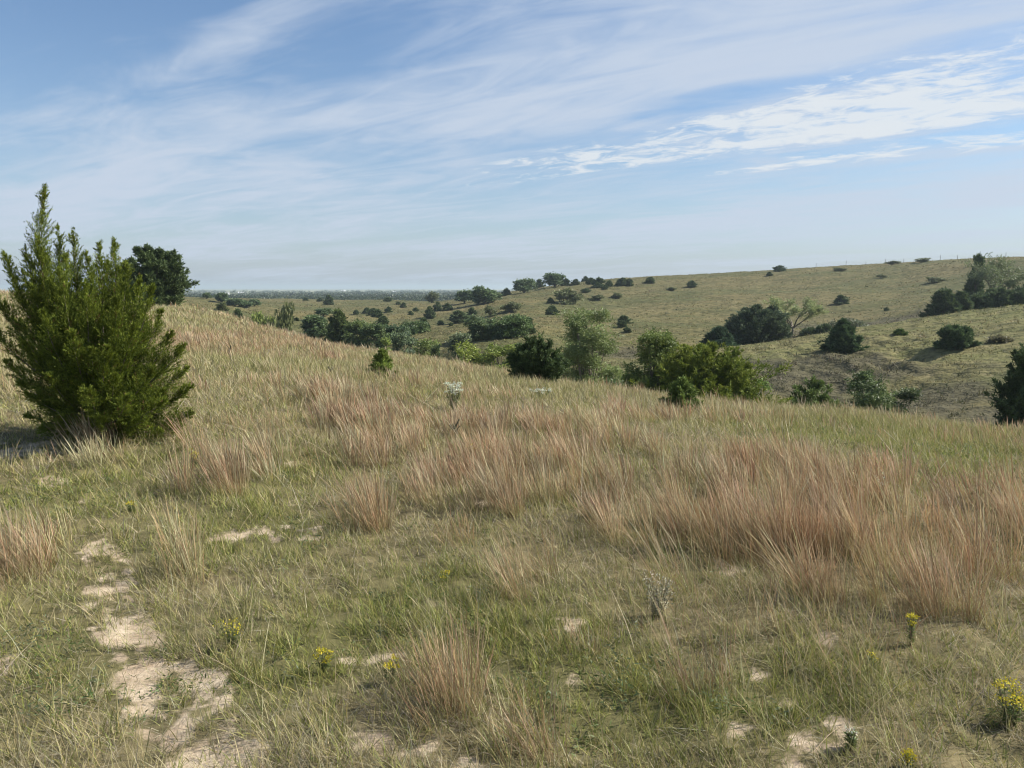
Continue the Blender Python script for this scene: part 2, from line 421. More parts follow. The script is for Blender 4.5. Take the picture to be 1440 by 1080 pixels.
BUNCHES = [  # px, foot py, height px, radius m, stalks, russet, label
 (335, 690, 95, .16, 200, .55, 'pale pinkish grass bunch with stalks leaning over beside the big cedar'),
 (278, 800, 100, .12, 150, .5, 'tall thin grass bunch with pale stalks over a reddish foot'),
 (535, 745, 95, .14, 240, .75, 'dome-shaped russet grass bunch with a dark foot'),
 (735, 838, 95, .11, 170, .7, 'narrow russet grass bunch alone in the green turf'),
 (655, 1010, 160, .16, 260, .9, 'large red-brown grass bunch close to the viewer'),
 (745, 1060, 150, .10, 150, .8, 'orange-stemmed grass bunch beside the large red-brown bunch'),
 (995, 985, 95, .10, 140, .6, 'small rusty grass bunch before the russet band'),
 (20, 820, 110, .16, 220, .55, 'grey-pink grass bunch by the sandy track at the edge of the view'),
 (825, 920, 60, .09, 90, .4, 'little tan grass bunch between the turf and the silvery flower'),
 (1090, 612, 20, .22, 120, .3, 'brownish round grass tuft alone in the pale green field'),
 (130, 650, 55, .25, 200, .1, 'straw-coloured grass bunch at the foot of the big cedar'),
]
STALKS = [
 (324, 504, 489, 'short dead brown stalk in the pale field below the pink crest'),
 (466, 534, 520, 'short dead brown stalk near the cedar seedling'),
 (640, 622, 596, 'dark leaning dead stalk under the white-topped flower clump'),
]
# ------------------------------------------------------------------ camera, sun, sky
cam_d = bpy.data.cameras.new('camera'); cam = bpy.data.objects.new('camera', cam_d); COL.objects.link(cam)
cam.location = (0, 0, EYE); cam.rotation_euler = (R(90) - PITCH, 0, 0)
cam_d.sensor_width = 36; cam_d.lens = 36 * FPX / 1440; cam_d.clip_start = .05; cam_d.clip_end = 30000
scene.camera = cam
SUN_EL, SUN_AZ = R(39), R(80)           # bearing measured from +Y towards +X
sun_dir = Vector((math.sin(SUN_AZ) * math.cos(SUN_EL), math.cos(SUN_AZ) * math.cos(SUN_EL), math.sin(SUN_EL)))
sl = bpy.data.lights.new('sun', 'SUN'); sl.energy = 5.0; sl.angle = R(.9); sl.color = (1, .94, .83)
so = bpy.data.objects.new('sun', sl); COL.objects.link(so); so.rotation_euler = (-sun_dir).to_track_quat('-Z', 'Y').to_euler()
so.location = sun_dir * 60

w = bpy.data.worlds.new('World'); scene.world = w; w.use_nodes = True
nt = w.node_tree; nt.nodes.clear(); L = nt.links.new
sky = N(nt, 'ShaderNodeTexSky', sky_type='NISHITA'); sky.sun_disc = False
sky.sun_elevation = SUN_EL; sky.sun_rotation = SUN_AZ; sky.altitude = 500; sky.air_density = 1.0; sky.dust_density = .6; sky.ozone_density = 2.0
tc = N(nt, 'ShaderNodeTexCoord')
sep = N(nt, 'ShaderNodeSeparateXYZ'); L(tc.outputs['Generated'], sep.inputs[0])
X, Y, ZZ = sep.outputs
zz = math_n(nt, 'ADD', math_n(nt, 'MAXIMUM', ZZ, 0.0), .07)
PX = math_n(nt, 'DIVIDE', X, zz); PY = math_n(nt, 'DIVIDE', Y, zz)
# clouds lie on a level sheet: (PX, PY) is the place on it; bands run along A
th = R(38)
A = math_n(nt, 'ADD', math_n(nt, 'MULTIPLY', PX, math.cos(th)), math_n(nt, 'MULTIPLY', PY, -math.sin(th)))
B = math_n(nt, 'ADD', math_n(nt, 'MULTIPLY', PX, math.sin(th)), math_n(nt, 'MULTIPLY', PY, math.cos(th)))
def vec(a, b, ka, kb, off=0.0):
    c = N(nt, 'ShaderNodeCombineXYZ'); L(math_n(nt, 'MULTIPLY', a, ka), c.inputs[0]); L(math_n(nt, 'MULTIPLY', b, kb), c.inputs[1]); c.inputs[2].default_value = off
    return c.outputs[0]
def cloud_at(px, py):
    d = ray(px, py); d = d / np.linalg.norm(d); k = max(d[2], 0) + .07
    x, y = d[0] / k, d[1] / k
    return x * math.cos(th) - y * math.sin(th), x * math.sin(th) + y * math.cos(th)
def patch(px, py, ra, rb, amp):
    """a thicker or thinner place in the cloud sheet"""
    a0, b0 = cloud_at(px, py)
    da = math_n(nt, 'MULTIPLY', math_n(nt, 'SUBTRACT', A, a0), 1 / ra); db = math_n(nt, 'MULTIPLY', math_n(nt, 'SUBTRACT', B, b0), 1 / rb)
    q = math_n(nt, 'ADD', math_n(nt, 'MULTIPLY', da, da), math_n(nt, 'MULTIPLY', db, db))
    return math_n(nt, 'MULTIPLY', math_n(nt, 'EXPONENT', math_n(nt, 'MULTIPLY', q, -1.0)), amp)
def total(xs):
    s = xs[0]
    for x in xs[1:]: s = math_n(nt, 'ADD', s, x)
    return s
broad = noise_n(nt, vec(A, B, .45, .80, 3.1), 1.0, 5, .55, .7)
fine = noise_n(nt, vec(A, B, 1.1, 2.9, 8.7), 1.0, 7, .58, 1.6)
veil = noise_n(nt, vec(A, B, .2, .5, 5.3), 1.0, 3, .5, .3)
SKY_PATCHES = total([patch(*p) for p in SKYP])
dev = lambda n_, k_: math_n(nt, 'MULTIPLY', math_n(nt, 'SUBTRACT', n_, .5), k_)
cov = total([dev(broad, 2.1), dev(fine, 1.25), dev(veil, 1.2), SKY_PATCHES, math_n(nt, 'ADD', 0.0, SKY_BASE)])
cirrus = math_n(nt, 'MULTIPLY', ramp(nt, cov, -.05, 1.0), .9)
# small broken puffs in the band low over the far ridge
puff = noise_n(nt, vec(A, B, 4.6, 7.0, 1.9), 1.0, 8, .66, .5)
puff2 = noise_n(nt, vec(A, B, 1.0, 1.9, 7.7), 1.0, 3, .5, .5)
band = total([patch(*p) for p in PUFFP])
alto = ramp(nt, total([dev(puff, 4.6), dev(puff2, 2.2), band, math_n(nt, 'ADD', 0.0, -.62)]), -.2, .75)
alto = math_n(nt, 'MULTIPLY', math_n(nt, 'MULTIPLY', alto, .88), ramp(nt, band, .08, .45))
# moist air low down
low = math_n(nt, 'MULTIPLY', math_n(nt, 'EXPONENT', math_n(nt, 'MULTIPLY', math_n(nt, 'MAXIMUM', ZZ, 0.0), -7.5)), .9)
hs = N(nt, 'ShaderNodeHueSaturation'); hs.inputs['Saturation'].default_value = 1.12; hs.inputs['Value'].default_value = SKY_VAL
L(sky.outputs[0], hs.inputs['Color'])
c = mixc(nt, low, hs.outputs[0], HAZE_COL)
c = mixc(nt, cirrus, c, CIRRUS_COL)
c = mixc(nt, alto, c, ALTO_COL)
bg = N(nt, 'ShaderNodeBackground'); bg.inputs['Strength'].default_value = .1; L(c, bg.inputs['Color'])
ow = N(nt, 'ShaderNodeOutputWorld'); L(bg.outputs[0], ow.inputs[0])
scene.view_settings.view_transform = 'Standard'; scene.view_settings.look = 'None'
scene.view_settings.exposure = EXPOSURE; scene.view_settings.gamma = 1; scene.view_settings.use_curve_mapping = False
scene.cycles.use_denoising = True
try:
    scene.cycles.denoiser = 'OPENIMAGEDENOISE'; scene.cycles.denoising_input_passes = 'RGB_ALBEDO_NORMAL'
except Exception: pass
scene.cycles.filter_width = 1.15
scene.cycles.max_bounces = 6; scene.cycles.diffuse_bounces = 3; scene.cycles.transmission_bounces = 3
scene.cycles.volume_bounces = 1; scene.cycles.glossy_bounces = 2
scene.cycles.caustics_reflective = False; scene.cycles.caustics_refractive = False

# ------------------------------------------------------------------ what grows where
def blobs(px, py, lst):
    s = np.zeros_like(px)
    for cx, cy, rx, ry, a in lst:
        s = s + a * np.exp(-((px - cx) / rx) ** 2 - ((py - cy) / ry) ** 2)
    return s
BARE = [(150,800,30,22,.9), (165,865,34,22,1.0), (215,935,40,24,1.0), (270,1005,44,28,1.1), (95,700,34,14,.7), (300,1075,60,24,1.0), (150,835,26,26,1.4), (185,890,32,22,1.5), (135,800,40,14,.8), (245,975,48,26,1.4), (215,1000,50,14,.8), (290,945,26,16,1.0), (280,1045,40,24,1.5), (355,1060,30,18,1.2),
        (398,742,32,9,1.5), (445,742,18,8,1.3), (325,745,20,8,.9), (70,668,20,6,1.2), (30,622,60,14,1.3), (255,617,28,5,1.0), (140,765,34,12,.7),
        (415,698,16,5,1.2), (545,1050,70,26,1.1), (1062,945,18,9,1.4), (1098,987,18,9,1.3), (1172,1040,26,26,1.2), (1165,905,34,10,1.0), (1025,1022,34,14,1.0), (1110,1075,30,16,1.0),
        (1350,985,30,12,.8), (1120,1050,20,14,.7), (700,1060,30,18,.7), (810,960,20,10,.6), (640,1075,30,14,.9)]
TALL = [(1270,800,170,58,1.1), (1420,800,120,70,1.2), (1060,760,120,62,1.1), (1150,700,130,42,.95), (930,730,90,50,.75), (970,810,50,34,.8), (1180,850,90,30,.8), (1340,860,90,30,.9), (1400,720,90,30,.5),
        (655,705,70,44,1.05), (735,670,110,38,.9), (860,670,110,34,.8), (1010,690,90,26,.7), (560,615,90,32,.85), (480,600,60,40,.8), (700,612,120,22,.7), (533,722,26,22,1.2), (690,750,50,26,.7), (830,740,50,22,.6),
        (420,565,90,22,.5), (880,592,150,16,.5), (350,482,130,12,.5), (460,500,60,10,.4),
        (335,662,46,24,1.0), (275,790,34,24,.9), (10,785,60,30,1.0), (130,625,60,14,.8), (210,618,40,10,.6), (650,985,50,50,.8), (745,820,30,24,.8), (995,955,34,30,.8), (250,665,60,26,.5), (820,905,34,18,.4)]
GREEN = [(1330,640,180,40,1.0), (1150,610,120,22,.7), (620,850,160,60,.9), (790,930,130,60,1.0), (1200,960,200,60,.7), (120,690,110,40,.5), (360,720,90,60,.8), (1060,980,90,50,.6), (420,950,100,120,.7), (70,900,90,90,.5), (880,1010,110,60,.9), (420,640,50,22,.6)]
def veg(x, y):
    z = ground_z(x, y, False)
    px, py = project(x, y, z)
    py = np.minimum(py, 1200)
    n1 = fbm(x / 1.3, y / 1.3, 51, 3); n2 = fbm(x / .38, y / .38, 61, 3); n3 = fbm(x / 4.5, y / 4.5, 71, 2)
    r = np.hypot(x, y)
    front = (y > 0)
    bare = np.minimum(blobs(px, py, [(a, b, c * 1.35, d * 1.35, e) for a, b, c, d, e in BARE]), 1.0) * .66 * front
    bare = sstep(.28, .92, bare + (.6 * n2 + .25 * n1 + .75 * fbm(x / .11, y / .11, 67, 3)) * (.3 + bare))
    bare = np.maximum(bare, .8 * sstep(.42, .62, n1 * .7 + n2 * .6) * (1 - sstep(6, 12, r)))
    t = np.clip(blobs(px, py, TALL), 0, 1.25) * front
    tall = sstep(.25, .8, t + .5 * n1 + .25 * n3)
    green = np.clip(blobs(px, py, GREEN) * front + .9 * n1 + .5 * n3 + .1, 0, 1)
    return px, py, r, bare, tall, green

# ------------------------------------------------------------------ ground sheet
def ground_rows():
    a = np.exp(np.linspace(math.log(.25), math.log(1.8), 10, endpoint=False))
    b = np.exp(np.linspace(math.log(1.8), math.log(40), 270, endpoint=False))
    c = np.exp(np.linspace(math.log(40), math.log(320), 300, endpoint=False))
    d = np.exp(np.linspace(math.log(320), math.log(9000), 70))
    return np.concatenate([a, b, c, d])
rows = ground_rows()
az = np.concatenate([np.linspace(-R(38), R(38), 1150, endpoint=False), np.linspace(R(38), R(322), 130, endpoint=False)])
RR, AA = np.meshgrid(rows, az, indexing='ij')
gx = (RR * np.sin(AA)).ravel(); gy = (RR * np.cos(AA)).ravel()
gz = ground_z(gx, gy)
_, _, gr, gbare, gtall, ggreen = veg(gx, gy)
na, nr = len(az), len(rows)
ii, kk = np.meshgrid(np.arange(nr - 1), np.arange(na), indexing='ij')
k2 = (kk + 1) % na
q = np.stack([ii * na + kk, (ii + 1) * na + kk, (ii + 1) * na + k2, ii * na + k2], -1).reshape(-1, 4)
ga = Acc()
ctr = np.array([[0, 0, float(ground_z(0, .25))]])
vv = np.concatenate([np.stack([gx, gy, gz], 1), ctr])
t = np.stack([np.arange(na), (np.arange(na) + 1) % na, np.full(na, na * nr)], 1)[:, [0, 1, 2]]
def earth_shade_at(x, y):
    """dark eroded earth and brush, bank shade put into the colour: the bank below the spur and the cut at the foot of the far slope"""
    r = np.hypot(x, y); u = 720 + FPX * np.tan(np.clip(np.arctan2(x, y), -1, 1)); s = np.zeros_like(x)
    for px, hr, rx, rr, a in EARTH_SHADE:
        s = np.maximum(s, a * np.exp(-((u - px) / rx) ** 4 - ((r - hr) / rr) ** 2))
    return sstep(.25, .75, s + .6 * fbm(x / 3, y / 3, 81, 3) * (s > .02))
EARTH_SHADE = [(px, hit(px, py)[2], rx, rr, a) for px, py, rx, rr, a in [(1160, 530, 120, 8, 1.0), (1290, 560, 120, 6, .7), (1060, 530, 70, 8, .8), (872, 497, 44, 6, 1.0), (1430, 585, 70, 4, .8)]] + [(1290, 114, 210, 13, 1.0), (1150, 96, 70, 9, .8)]
earth_shade = earth_shade_at(gx, gy)
spur = spur_at(gx, gy) * (1 - earth_shade); ggreen = np.where(gr > 38, spur, ggreen)
cc = np.stack([gbare, earth_shade, ggreen], 1)
ga.add(vv, q=q, t=t, c=np.concatenate([cc, cc[:1]]))

m, nt = newmat('prairie_ground'); L = nt.links.new
at = N(nt, 'ShaderNodeAttribute', attribute_name='Col'); sp = N(nt, 'ShaderNodeSeparateColor'); L(at.outputs['Color'], sp.inputs[0])
geo = N(nt, 'ShaderNodeNewGeometry'); P = geo.outputs['Position']
ln = N(nt, 'ShaderNodeVectorMath', operation='LENGTH'); L(P, ln.inputs[0]); DIST = ln.outputs['Value']
def sc(vecs): 
    mp = N(nt, 'ShaderNodeMapping'); mp.inputs['Scale'].default_value = vecs; L(P, mp.inputs[0]); return mp.outputs[0]
big = noise_n(nt, sc((.03, .05, .05)), 1, 4, .6); med = noise_n(nt, sc((.16, .5, .5)), 1, 4, .65, .4); tuft = noise_n(nt, sc((1.1, 1.5, 1.5)), 1, 3, .7)
ledge = noise_n(nt, sc((.22, .62, 1.2)), 1, 5, .68, .6)
fin = noise_n(nt, sc((9, 9, 9)), 1, 5, .7); grit = noise_n(nt, sc((70, 70, 70)), 1, 3, .7)
far = mixc(nt, ramp(nt, med, .36, .64), FAR_A, FAR_B)
far = mixc(nt, ramp(nt, big, .40, .62), far, FAR_C)
far = mixc(nt, math_n(nt, 'MULTIPLY', sp.outputs[2], .8), far, mixc(nt, ramp(nt, med, .38, .62), (.135, .138, .052), (.175, .158, .07)))  # spur grass greener and paler, its sunlit look put into the colour
far = mixc(nt, math_n(nt, 'MULTIPLY', ramp(nt, ledge, .52, .66), .6), far, FAR_D)
far = mixc(nt, math_n(nt, 'MULTIPLY', ramp(nt, tuft, .5, .64), .7), far, FAR_D)
far = mixc(nt, math_n(nt, 'MULTIPLY', ramp(nt, tuft, .46, .3), .5), far, (.235, .20, .11))
far = mixc(nt, math_n(nt, 'MULTIPLY', sp.outputs[1], .85), far, mixc(nt, ramp(nt, tuft, .4, .6), (.05, .046, .028), (.10, .09, .055)))  # dark mottle for bank earth and brush, with shade painted in
plainc = mixc(nt, ramp(nt, noise_n(nt, sc((.0016, .006, .006)), 1, 2, .5), .45, .55), (.15, .17, .08), (.30, .28, .16))
far = mixc(nt, ramp(nt, DIST, 450, 900), far, plainc)
near = mixc(nt, ramp(nt, fin, .35, .65), (.10, .085, .045), (.20, .165, .09))
near = mixc(nt, math_n(nt, 'MULTIPLY', sp.outputs[2], .6), near, (.085, .09, .03))
sand = mixc(nt, ramp(nt, fin, .3, .7), (.36, .285, .20), (.52, .43, .32))
sand = mixc(nt, math_n(nt, 'MULTIPLY', ramp(nt, grit, .5, .66), .65), sand, (.20, .15, .10))
sand = mixc(nt, math_n(nt, 'MULTIPLY', ramp(nt, noise_n(nt, sc((3.1, 3.1, 3.1)), 1, 4, .6), .48, .62), .5), sand, (.30, .22, .15))
brk = total([sp.outputs[0], dev(fin, 1.9), dev(grit, 1.3)])
near = mixc(nt, math_n(nt, 'MULTIPLY', ramp(nt, brk, .12, .98), ramp(nt, sp.outputs[0], .02, .4)), near, sand)
nf = ramp(nt, DIST, 16, 42)
colr = mixc(nt, nf, near, far)
p = N(nt, 'ShaderNodeBsdfPrincipled'); p.inputs['Roughness'].default_value = .95; p.inputs['Specular IOR Level'].default_value = .1
L(colr, p.inputs['Base Color'])
bp = N(nt, 'ShaderNodeBump'); bp.inputs['Strength'].default_value = .7; bp.inputs['Distance'].default_value = .02
L(math_n(nt, 'ADD', fin, math_n(nt, 'MULTIPLY', grit, .3)), bp.inputs['Height'])
bp2 = N(nt, 'ShaderNodeBump'); bp2.inputs['Distance'].default_value = .35; L(nf, bp2.inputs['Strength']); L(tuft, bp2.inputs['Height']); L(bp.outputs[0], bp2.inputs['Normal'])
L(bp2.outputs[0], p.inputs['Normal'])
o = N(nt, 'ShaderNodeOutputMaterial'); L(p.outputs[0], o.inputs[0])
ground = ga.build('ground', m, smooth=True); tag(ground, kind='structure')

# thin summer haze: one even box of air round everything
hm, nt = newmat('haze_air')
pv = N(nt, 'ShaderNodeVolumePrincipled'); pv.inputs['Color'].default_value = HAZE_TINT; pv.inputs['Density'].default_value = HAZE_DENSITY; pv.inputs['Anisotropy'].default_value = .2
o = N(nt, 'ShaderNodeOutputMaterial'); nt.links.new(pv.outputs[0], o.inputs['Volume'])
hz = Acc(); bx = 9100; z0, z1 = -11.5, 24
hz.add([(-bx,-bx,z0),(bx,-bx,z0),(bx,bx,z0),(-bx,bx,z0),(-bx,-bx,z1),(bx,-bx,z1),(bx,bx,z1),(-bx,bx,z1)],
       q=[(0,3,2,1),(4,5,6,7),(0,1,5,4),(1,2,6,5),(2,3,7,6),(3,0,4,7)])
if HAZE_DENSITY > 0:
    tag(hz.build('haze', hm), kind='stuff')
# ------------------------------------------------------------------ grass
def blades(acc, base, h, wd, lean, bend, cb, ct, rng, segs=3, prof=None):
    """ribbons; lean = (N,2) sideways tangent of the tilt at the foot, bend = extra tilt gained to the tip"""
    n = len(base); prof = prof or ([1, .8, .55][:segs] if segs > 2 else [1, .7])
    yaw = rng.uniform(0, math.pi, n); side = np.stack([np.cos(yaw), np.sin(yaw), np.zeros(n)], 1)
    p = base.copy(); vs = []; cs = []
    for k in range(segs + 1):
        f = k / segs
        col = cb * (1 - f) + ct * f
        if k < segs:
            vs += [p - side * (wd * prof[k] * .5)[:, None], p + side * (wd * prof[k] * .5)[:, None]]; cs += [col, col]
            d = np.concatenate([lean * (1 + bend * (f + .5 / segs))[:, None], np.ones((n, 1))], 1)
            p = p + nrm(d) * (h / segs)[:, None]
        else: vs.append(p); cs.append(col)
    m = 2 * segs + 1
    v = np.stack(vs, 1); c = np.stack(cs, 1)
    b = np.arange(n)[:, None] * m
    q = np.concatenate([b + np.array([[2*k, 2*k+1, 2*k+3, 2*k+2]]) for k in range(segs - 1)], 0) if segs > 1 else None
    t = b + np.array([[2*segs-2, 2*segs-1, 2*segs]])
    acc.add(v, q=q, t=t, c=c.reshape(-1, 3))

def scatter(n, r0, r1, pw, half, rng):
    """points whose number per square metre falls off as r**-pw"""
    e = 2 - pw
    r = (r0**e + rng.random(n) * (r1**e - r0**e)) ** (1 / e)
    a = rng.uniform(-half, half, n)
    return r * np.sin(a), r * np.cos(a), r

def pal(rng, n, cols, wts):
    k = rng.choice(len(cols), n, p=np.array(wts) / sum(wts))
    c = np.array(cols)[k]
    return np.clip(c * rng.uniform(.75, 1.25, (n, 1)) * rng.uniform(.93, 1.07, (n, 3)), 0, 1)

G_GREEN = [(.17, .205, .045), (.235, .25, .07), (.135, .165, .05), (.30, .285, .10)]
G_STRAW = [(.37, .32, .17), (.31, .27, .135), (.45, .40, .24), (.25, .22, .10)]
G_GREY = [(.30, .27, .19), (.22, .19, .14), (.38, .34, .25)]
G_RUST = [(.265, .155, .075), (.30, .195, .10), (.205, .115, .056), (.34, .24, .13)]
G_RTIP = [(.42, .295, .175), (.36, .23, .135), (.48, .37, .24)]

# --- the short turf underfoot: green blades, straw and fallen grey thatch
rng = np.random.default_rng(3)
ta = Acc()
n = 800000
x, y, r = scatter(n, 1.9, 34, 1.25, R(42), rng)
px, py, _, bare, tall, green = veg(x, y)
clump = fbm(x / .16, y / .16, 91, 2); mid = fbm(x / .55, y / .55, 95, 2)
keep = rng.random(n) < np.clip((1 - .6 * bare) * (.66 + 1.1 * clump + .5 * mid), .03, 1)
x, y, r, bare, tall, green, clump, mid = [a[keep] for a in (x, y, r, bare, tall, green, clump, mid)]
n = len(x); z = ground_z(x, y)
isg = rng.random(n) < np.clip(.2 - .25 * blobs(px[keep], py[keep], [(120, 980, 190, 130, 1), (1100, 900, 120, 40, .6)]) + .62 * green + .35 * clump, .06, .94)
isd = (~isg) & (rng.random(n) < .5 + .4 * bare)
far_ = sstep(8, 20, r)
h = np.where(isg, rng.uniform(.035, .12, n), rng.uniform(.05, .17, n)) * (1 + .5 * clump + .5 * mid) * (1 - .55 * bare) * (1 + .7 * far_)
lean = rng.normal(0, .55, (n, 2)) + np.array([-.12, 0])
lean[isd] *= 4.5; 
bend = rng.uniform(.2, 1.6, n)
wd = np.maximum(np.where(isg, .0034, .0026), .00075 * r) * rng.uniform(.7, 1.4, n)
cb = np.where(isg[:, None], pal(rng, n, G_GREEN, [3, 3, 2, 2]), pal(rng, n, G_STRAW, [3, 3, 2, 3]))
gd = pal(rng, n, G_GREY, [3, 2, 2]); cb = np.where(isd[:, None], gd, cb)
ct = np.where(isg[:, None], cb * np.array([1.25, 1.15, 1.1]), cb * 1.1)
base = np.stack([x, y, z - .004], 1)
blades(ta, base, h, wd, lean, bend, cb, ct, rng, 2)
o = ta.build('short_grass', M_GRASS); tag(o, kind='stuff')
del x, y, r, base, lean, h, wd, cb, ct

# --- small grey-green weeds among it
rng = np.random.default_rng(5)
wa = Acc(); n = 2600
x, y, r = scatter(n, 2.1, 14, 1.0, R(41), rng)
px, py, _, bare, tall, green = veg(x, y)
k = (rng.random(n) < green * (1 - bare)) & (fbm(x / .9, y / .9, 121, 2) > .05); x, y, r = x[k], y[k], r[k]; n = len(x); m_ = 26
z = ground_z(x, y)
o_ = np.repeat(np.stack([x, y, z], 1), m_, 0); hh = np.repeat(rng.uniform(.04, .13, n), m_)
off = rng.normal(0, 1, (n * m_, 3)) * np.array([.035, .035, 0]); off[:, 2] = rng.random(n * m_) * hh
d = rng.normal(0, 1, (n * m_, 3)); d[:, 2] = np.abs(d[:, 2]) * .6
tone = np.repeat(pal(rng, n, [(.10, .14, .055), (.13, .165, .09), (.085, .12, .03)], [2, 2, 2]), m_, 0) * rng.uniform(.8, 1.2, (n * m_, 1))
leaf_quads(wa, o_ + off, d, rng.uniform(.014, .035, n * m_), np.maximum(.006, .0010 * np.repeat(r, m_)), tone, rng)
o = wa.build('low_weeds', M_LEAF); tag(o, kind='stuff')

# --- dry straw-coloured grass over the upper field and thinly through the rest
rng = np.random.default_rng(7)
sa = Acc(); n = 480000
x, y, r = scatter(n, 2.4, 66, 1.35, R(42), rng)
px, py, _, bare, tall, green = veg(x, y)
fld = sstep(9, 17, r); cl = fbm(x / .8, y / .8, 131, 3); cl2 = fbm(x / 3.2, y / 3.2, 137, 2)
rightgreen = blobs(px, py, GREEN[:2])
keep = rng.random(n) < np.clip((1 - bare) * (.05 + .64 * fld + .9 * cl * (.5 + .5 * fld) + .3 * cl2), .02, 1) * on_knoll(x, y)
x, y, r, fld, tall, cl, cl2, px, py, rightgreen = [a[keep] for a in (x, y, r, fld, tall, cl, cl2, px, py, rightgreen)]
n = len(x); z = ground_z(x, y)
h = rng.uniform(.09, .25, n) * (1 + .8 * cl + .4 * cl2) * (.85 + .25 * fld)
lean = rng.normal(0, .22, (n, 2)) + np.array([-.16, .02]); bend = rng.uniform(.3, 1.6, n)
wd = np.maximum(.0022, .00048 * r) * rng.uniform(.7, 1.35, n)
pk = np.clip(blobs(px, py, [(350, 482, 130, 17, 1.5), (470, 500, 70, 14, .7), (420, 560, 100, 26, .8), (880, 590, 150, 20, .5), (600, 600, 200, 40, .5)]) + .8 * cl2, 0, 1)
gz_ = np.clip(rightgreen * .7 + .8 * fbm(x / 2.2, y / 2.2, 139, 2) + .5, 0, .92)
u1 = rng.random(n)[:, None]
cb = np.where(u1 < gz_[:, None], pal(rng, n, G_GREEN, [1, 3, 1, 4]), pal(rng, n, G_STRAW, [3, 2, 2, 3]))
ct = np.where(u1 < gz_[:, None], pal(rng, n, [(.25, .24, .11), (.34, .31, .15)], [1, 1]), pal(rng, n, [(.42, .37, .205), (.36, .32, .165), (.49, .44, .27)], [2, 2, 1]))
rt = (rng.random(n) < pk * .9)[:, None]
ct = np.where(rt, pal(rng, n, G_RTIP, [2, 2, 2]), ct); cb = np.where(rt, pal(rng, n, G_RUST, [1, 2, 1, 2]), cb)
blades(sa, np.stack([x, y, z - .01], 1), h, wd, lean, bend, cb, ct, rng, 3, [1, .8, .9])
# long dead stalks, bent over, scattered through the near turf
n = 420; x, y, r = scatter(n, 2.9, 12, .9, R(41), rng); z = ground_z(x, y)
lean = rng.normal(0, .9, (n, 2)) + np.array([-.25, 0])
cd = pal(rng, n, [(.46, .40, .27), (.40, .33, .21), (.52, .47, .34)], [1, 1, 1])
blades(sa, np.stack([x, y, z], 1), rng.uniform(.2, .55, n), np.maximum(.0026, .0006 * r), lean, rng.uniform(.3, 2.5, n), cd, cd, rng, 5, [1, 1, .9, .8, .8])
o = sa.build('dry_field_grass', M_GRASS); tag(o, kind='stuff')

# --- tall russet bunchgrass: every bunch a spray of stalks leaning with the wind
def bunch(acc, cx, cy, nb, rad, hh, rng, russet=1.0, lean0=(-.2, .02), splay=.22, z0=None, local=False):
    m = len(cx); nb = np.broadcast_to(nb, (m,)); id_ = np.repeat(np.arange(m), nb); n = len(id_)
    ang = rng.uniform(0, 2 * math.pi, n); q_ = np.sqrt(rng.random(n)) * np.broadcast_to(rad, (m,))[id_]
    ox, oy = q_ * np.cos(ang), q_ * np.sin(ang)
    x, y = cx[id_] + ox, cy[id_] + oy
    z = ground_z(x, y) if z0 is None else ground_z(x + z0[0], y + z0[1]) - z0[2]
    r = np.hypot(x, y) if z0 is None else np.hypot(x + z0[0], y + z0[1])
    leaf = rng.random(n) < .38
    h = np.broadcast_to(hh, (m,))[id_] * np.where(leaf, rng.uniform(.3, .62, n), rng.uniform(.6, 1.12, n))
    cl = rng.normal(0, .12, (m, 2))[id_]
    rel = np.stack([ox, oy], 1) / np.maximum(np.broadcast_to(rad, (m,))[id_], 1e-3)[:, None]
    lean = np.array(lean0) + cl + rel * splay + rng.normal(0, .1, (n, 2)); lean[leaf] *= 1.6
    bend = np.where(leaf, rng.uniform(.4, 2.4, n), rng.uniform(.0, .8, n) + 2.2 * (rng.random(n) < .06))
    wd = np.maximum(np.where(leaf, .003, .0017), .00044 * r) * rng.uniform(.75, 1.35, n)
    ru = np.clip(np.broadcast_to(russet, (m,)) + rng.normal(0, .15, m), 0, 1)[id_]
    tone = (rng.uniform(.72, 1.2, (m, 1)) * rng.uniform(.93, 1.07, (m, 3)))[id_]
    pick = (rng.random(n) < ru)[:, None]
    cb = np.where(leaf[:, None], np.where(pick, pal(rng, n, [(.26, .19, .08), (.22, .2, .075), (.3, .2, .1)], [1, 1, 1]), pal(rng, n, G_GREEN, [1, 2, 1, 2])), np.where(pick, pal(rng, n, G_RUST, [3, 2, 2, 2]), pal(rng, n, G_STRAW, [2, 2, 1, 2])))
    ct = np.where(leaf[:, None], pal(rng, n, [(.42, .3, .18), (.38, .31, .16)], [1, 1]), np.where(pick, pal(rng, n, G_RTIP, [2, 2, 2]), pal(rng, n, [(.52, .45, .3), (.45, .38, .24)], [1, 1])))
    base = np.stack([x, y, z - .01], 1)
    if local: base[:, :2] = np.stack([x, y], 1)
    for sel, pr in ((leaf, [1, .9, .6]), (~leaf, [.75, .8, 1.5])):
        if sel.any(): blades(acc, base[sel], h[sel], wd[sel], lean[sel], bend[sel], (cb * tone)[sel], (ct * tone)[sel], rng, 3, pr)
rng = np.random.default_rng(11)
ba = Acc(); n = 9000
x, y, r = scatter(n, 2.6, 24, .55, R(42), rng)
px, py, _, bare, tall, green = veg(x, y)
keep = rng.random(n) < tall * (1 - .7 * bare) * np.clip(.62 + 1.5 * fbm(x / .75, y / .75, 153, 2), .06, 1); x, y, r = x[keep], y[keep], r[keep]; px, py = px[keep], py[keep]
big_ = np.clip(blobs(px, py, [(1280, 800, 260, 110, 1)]), 0, 1)
hh = rng.uniform(.25, .46, len(x)) * (1 + .22 * big_)
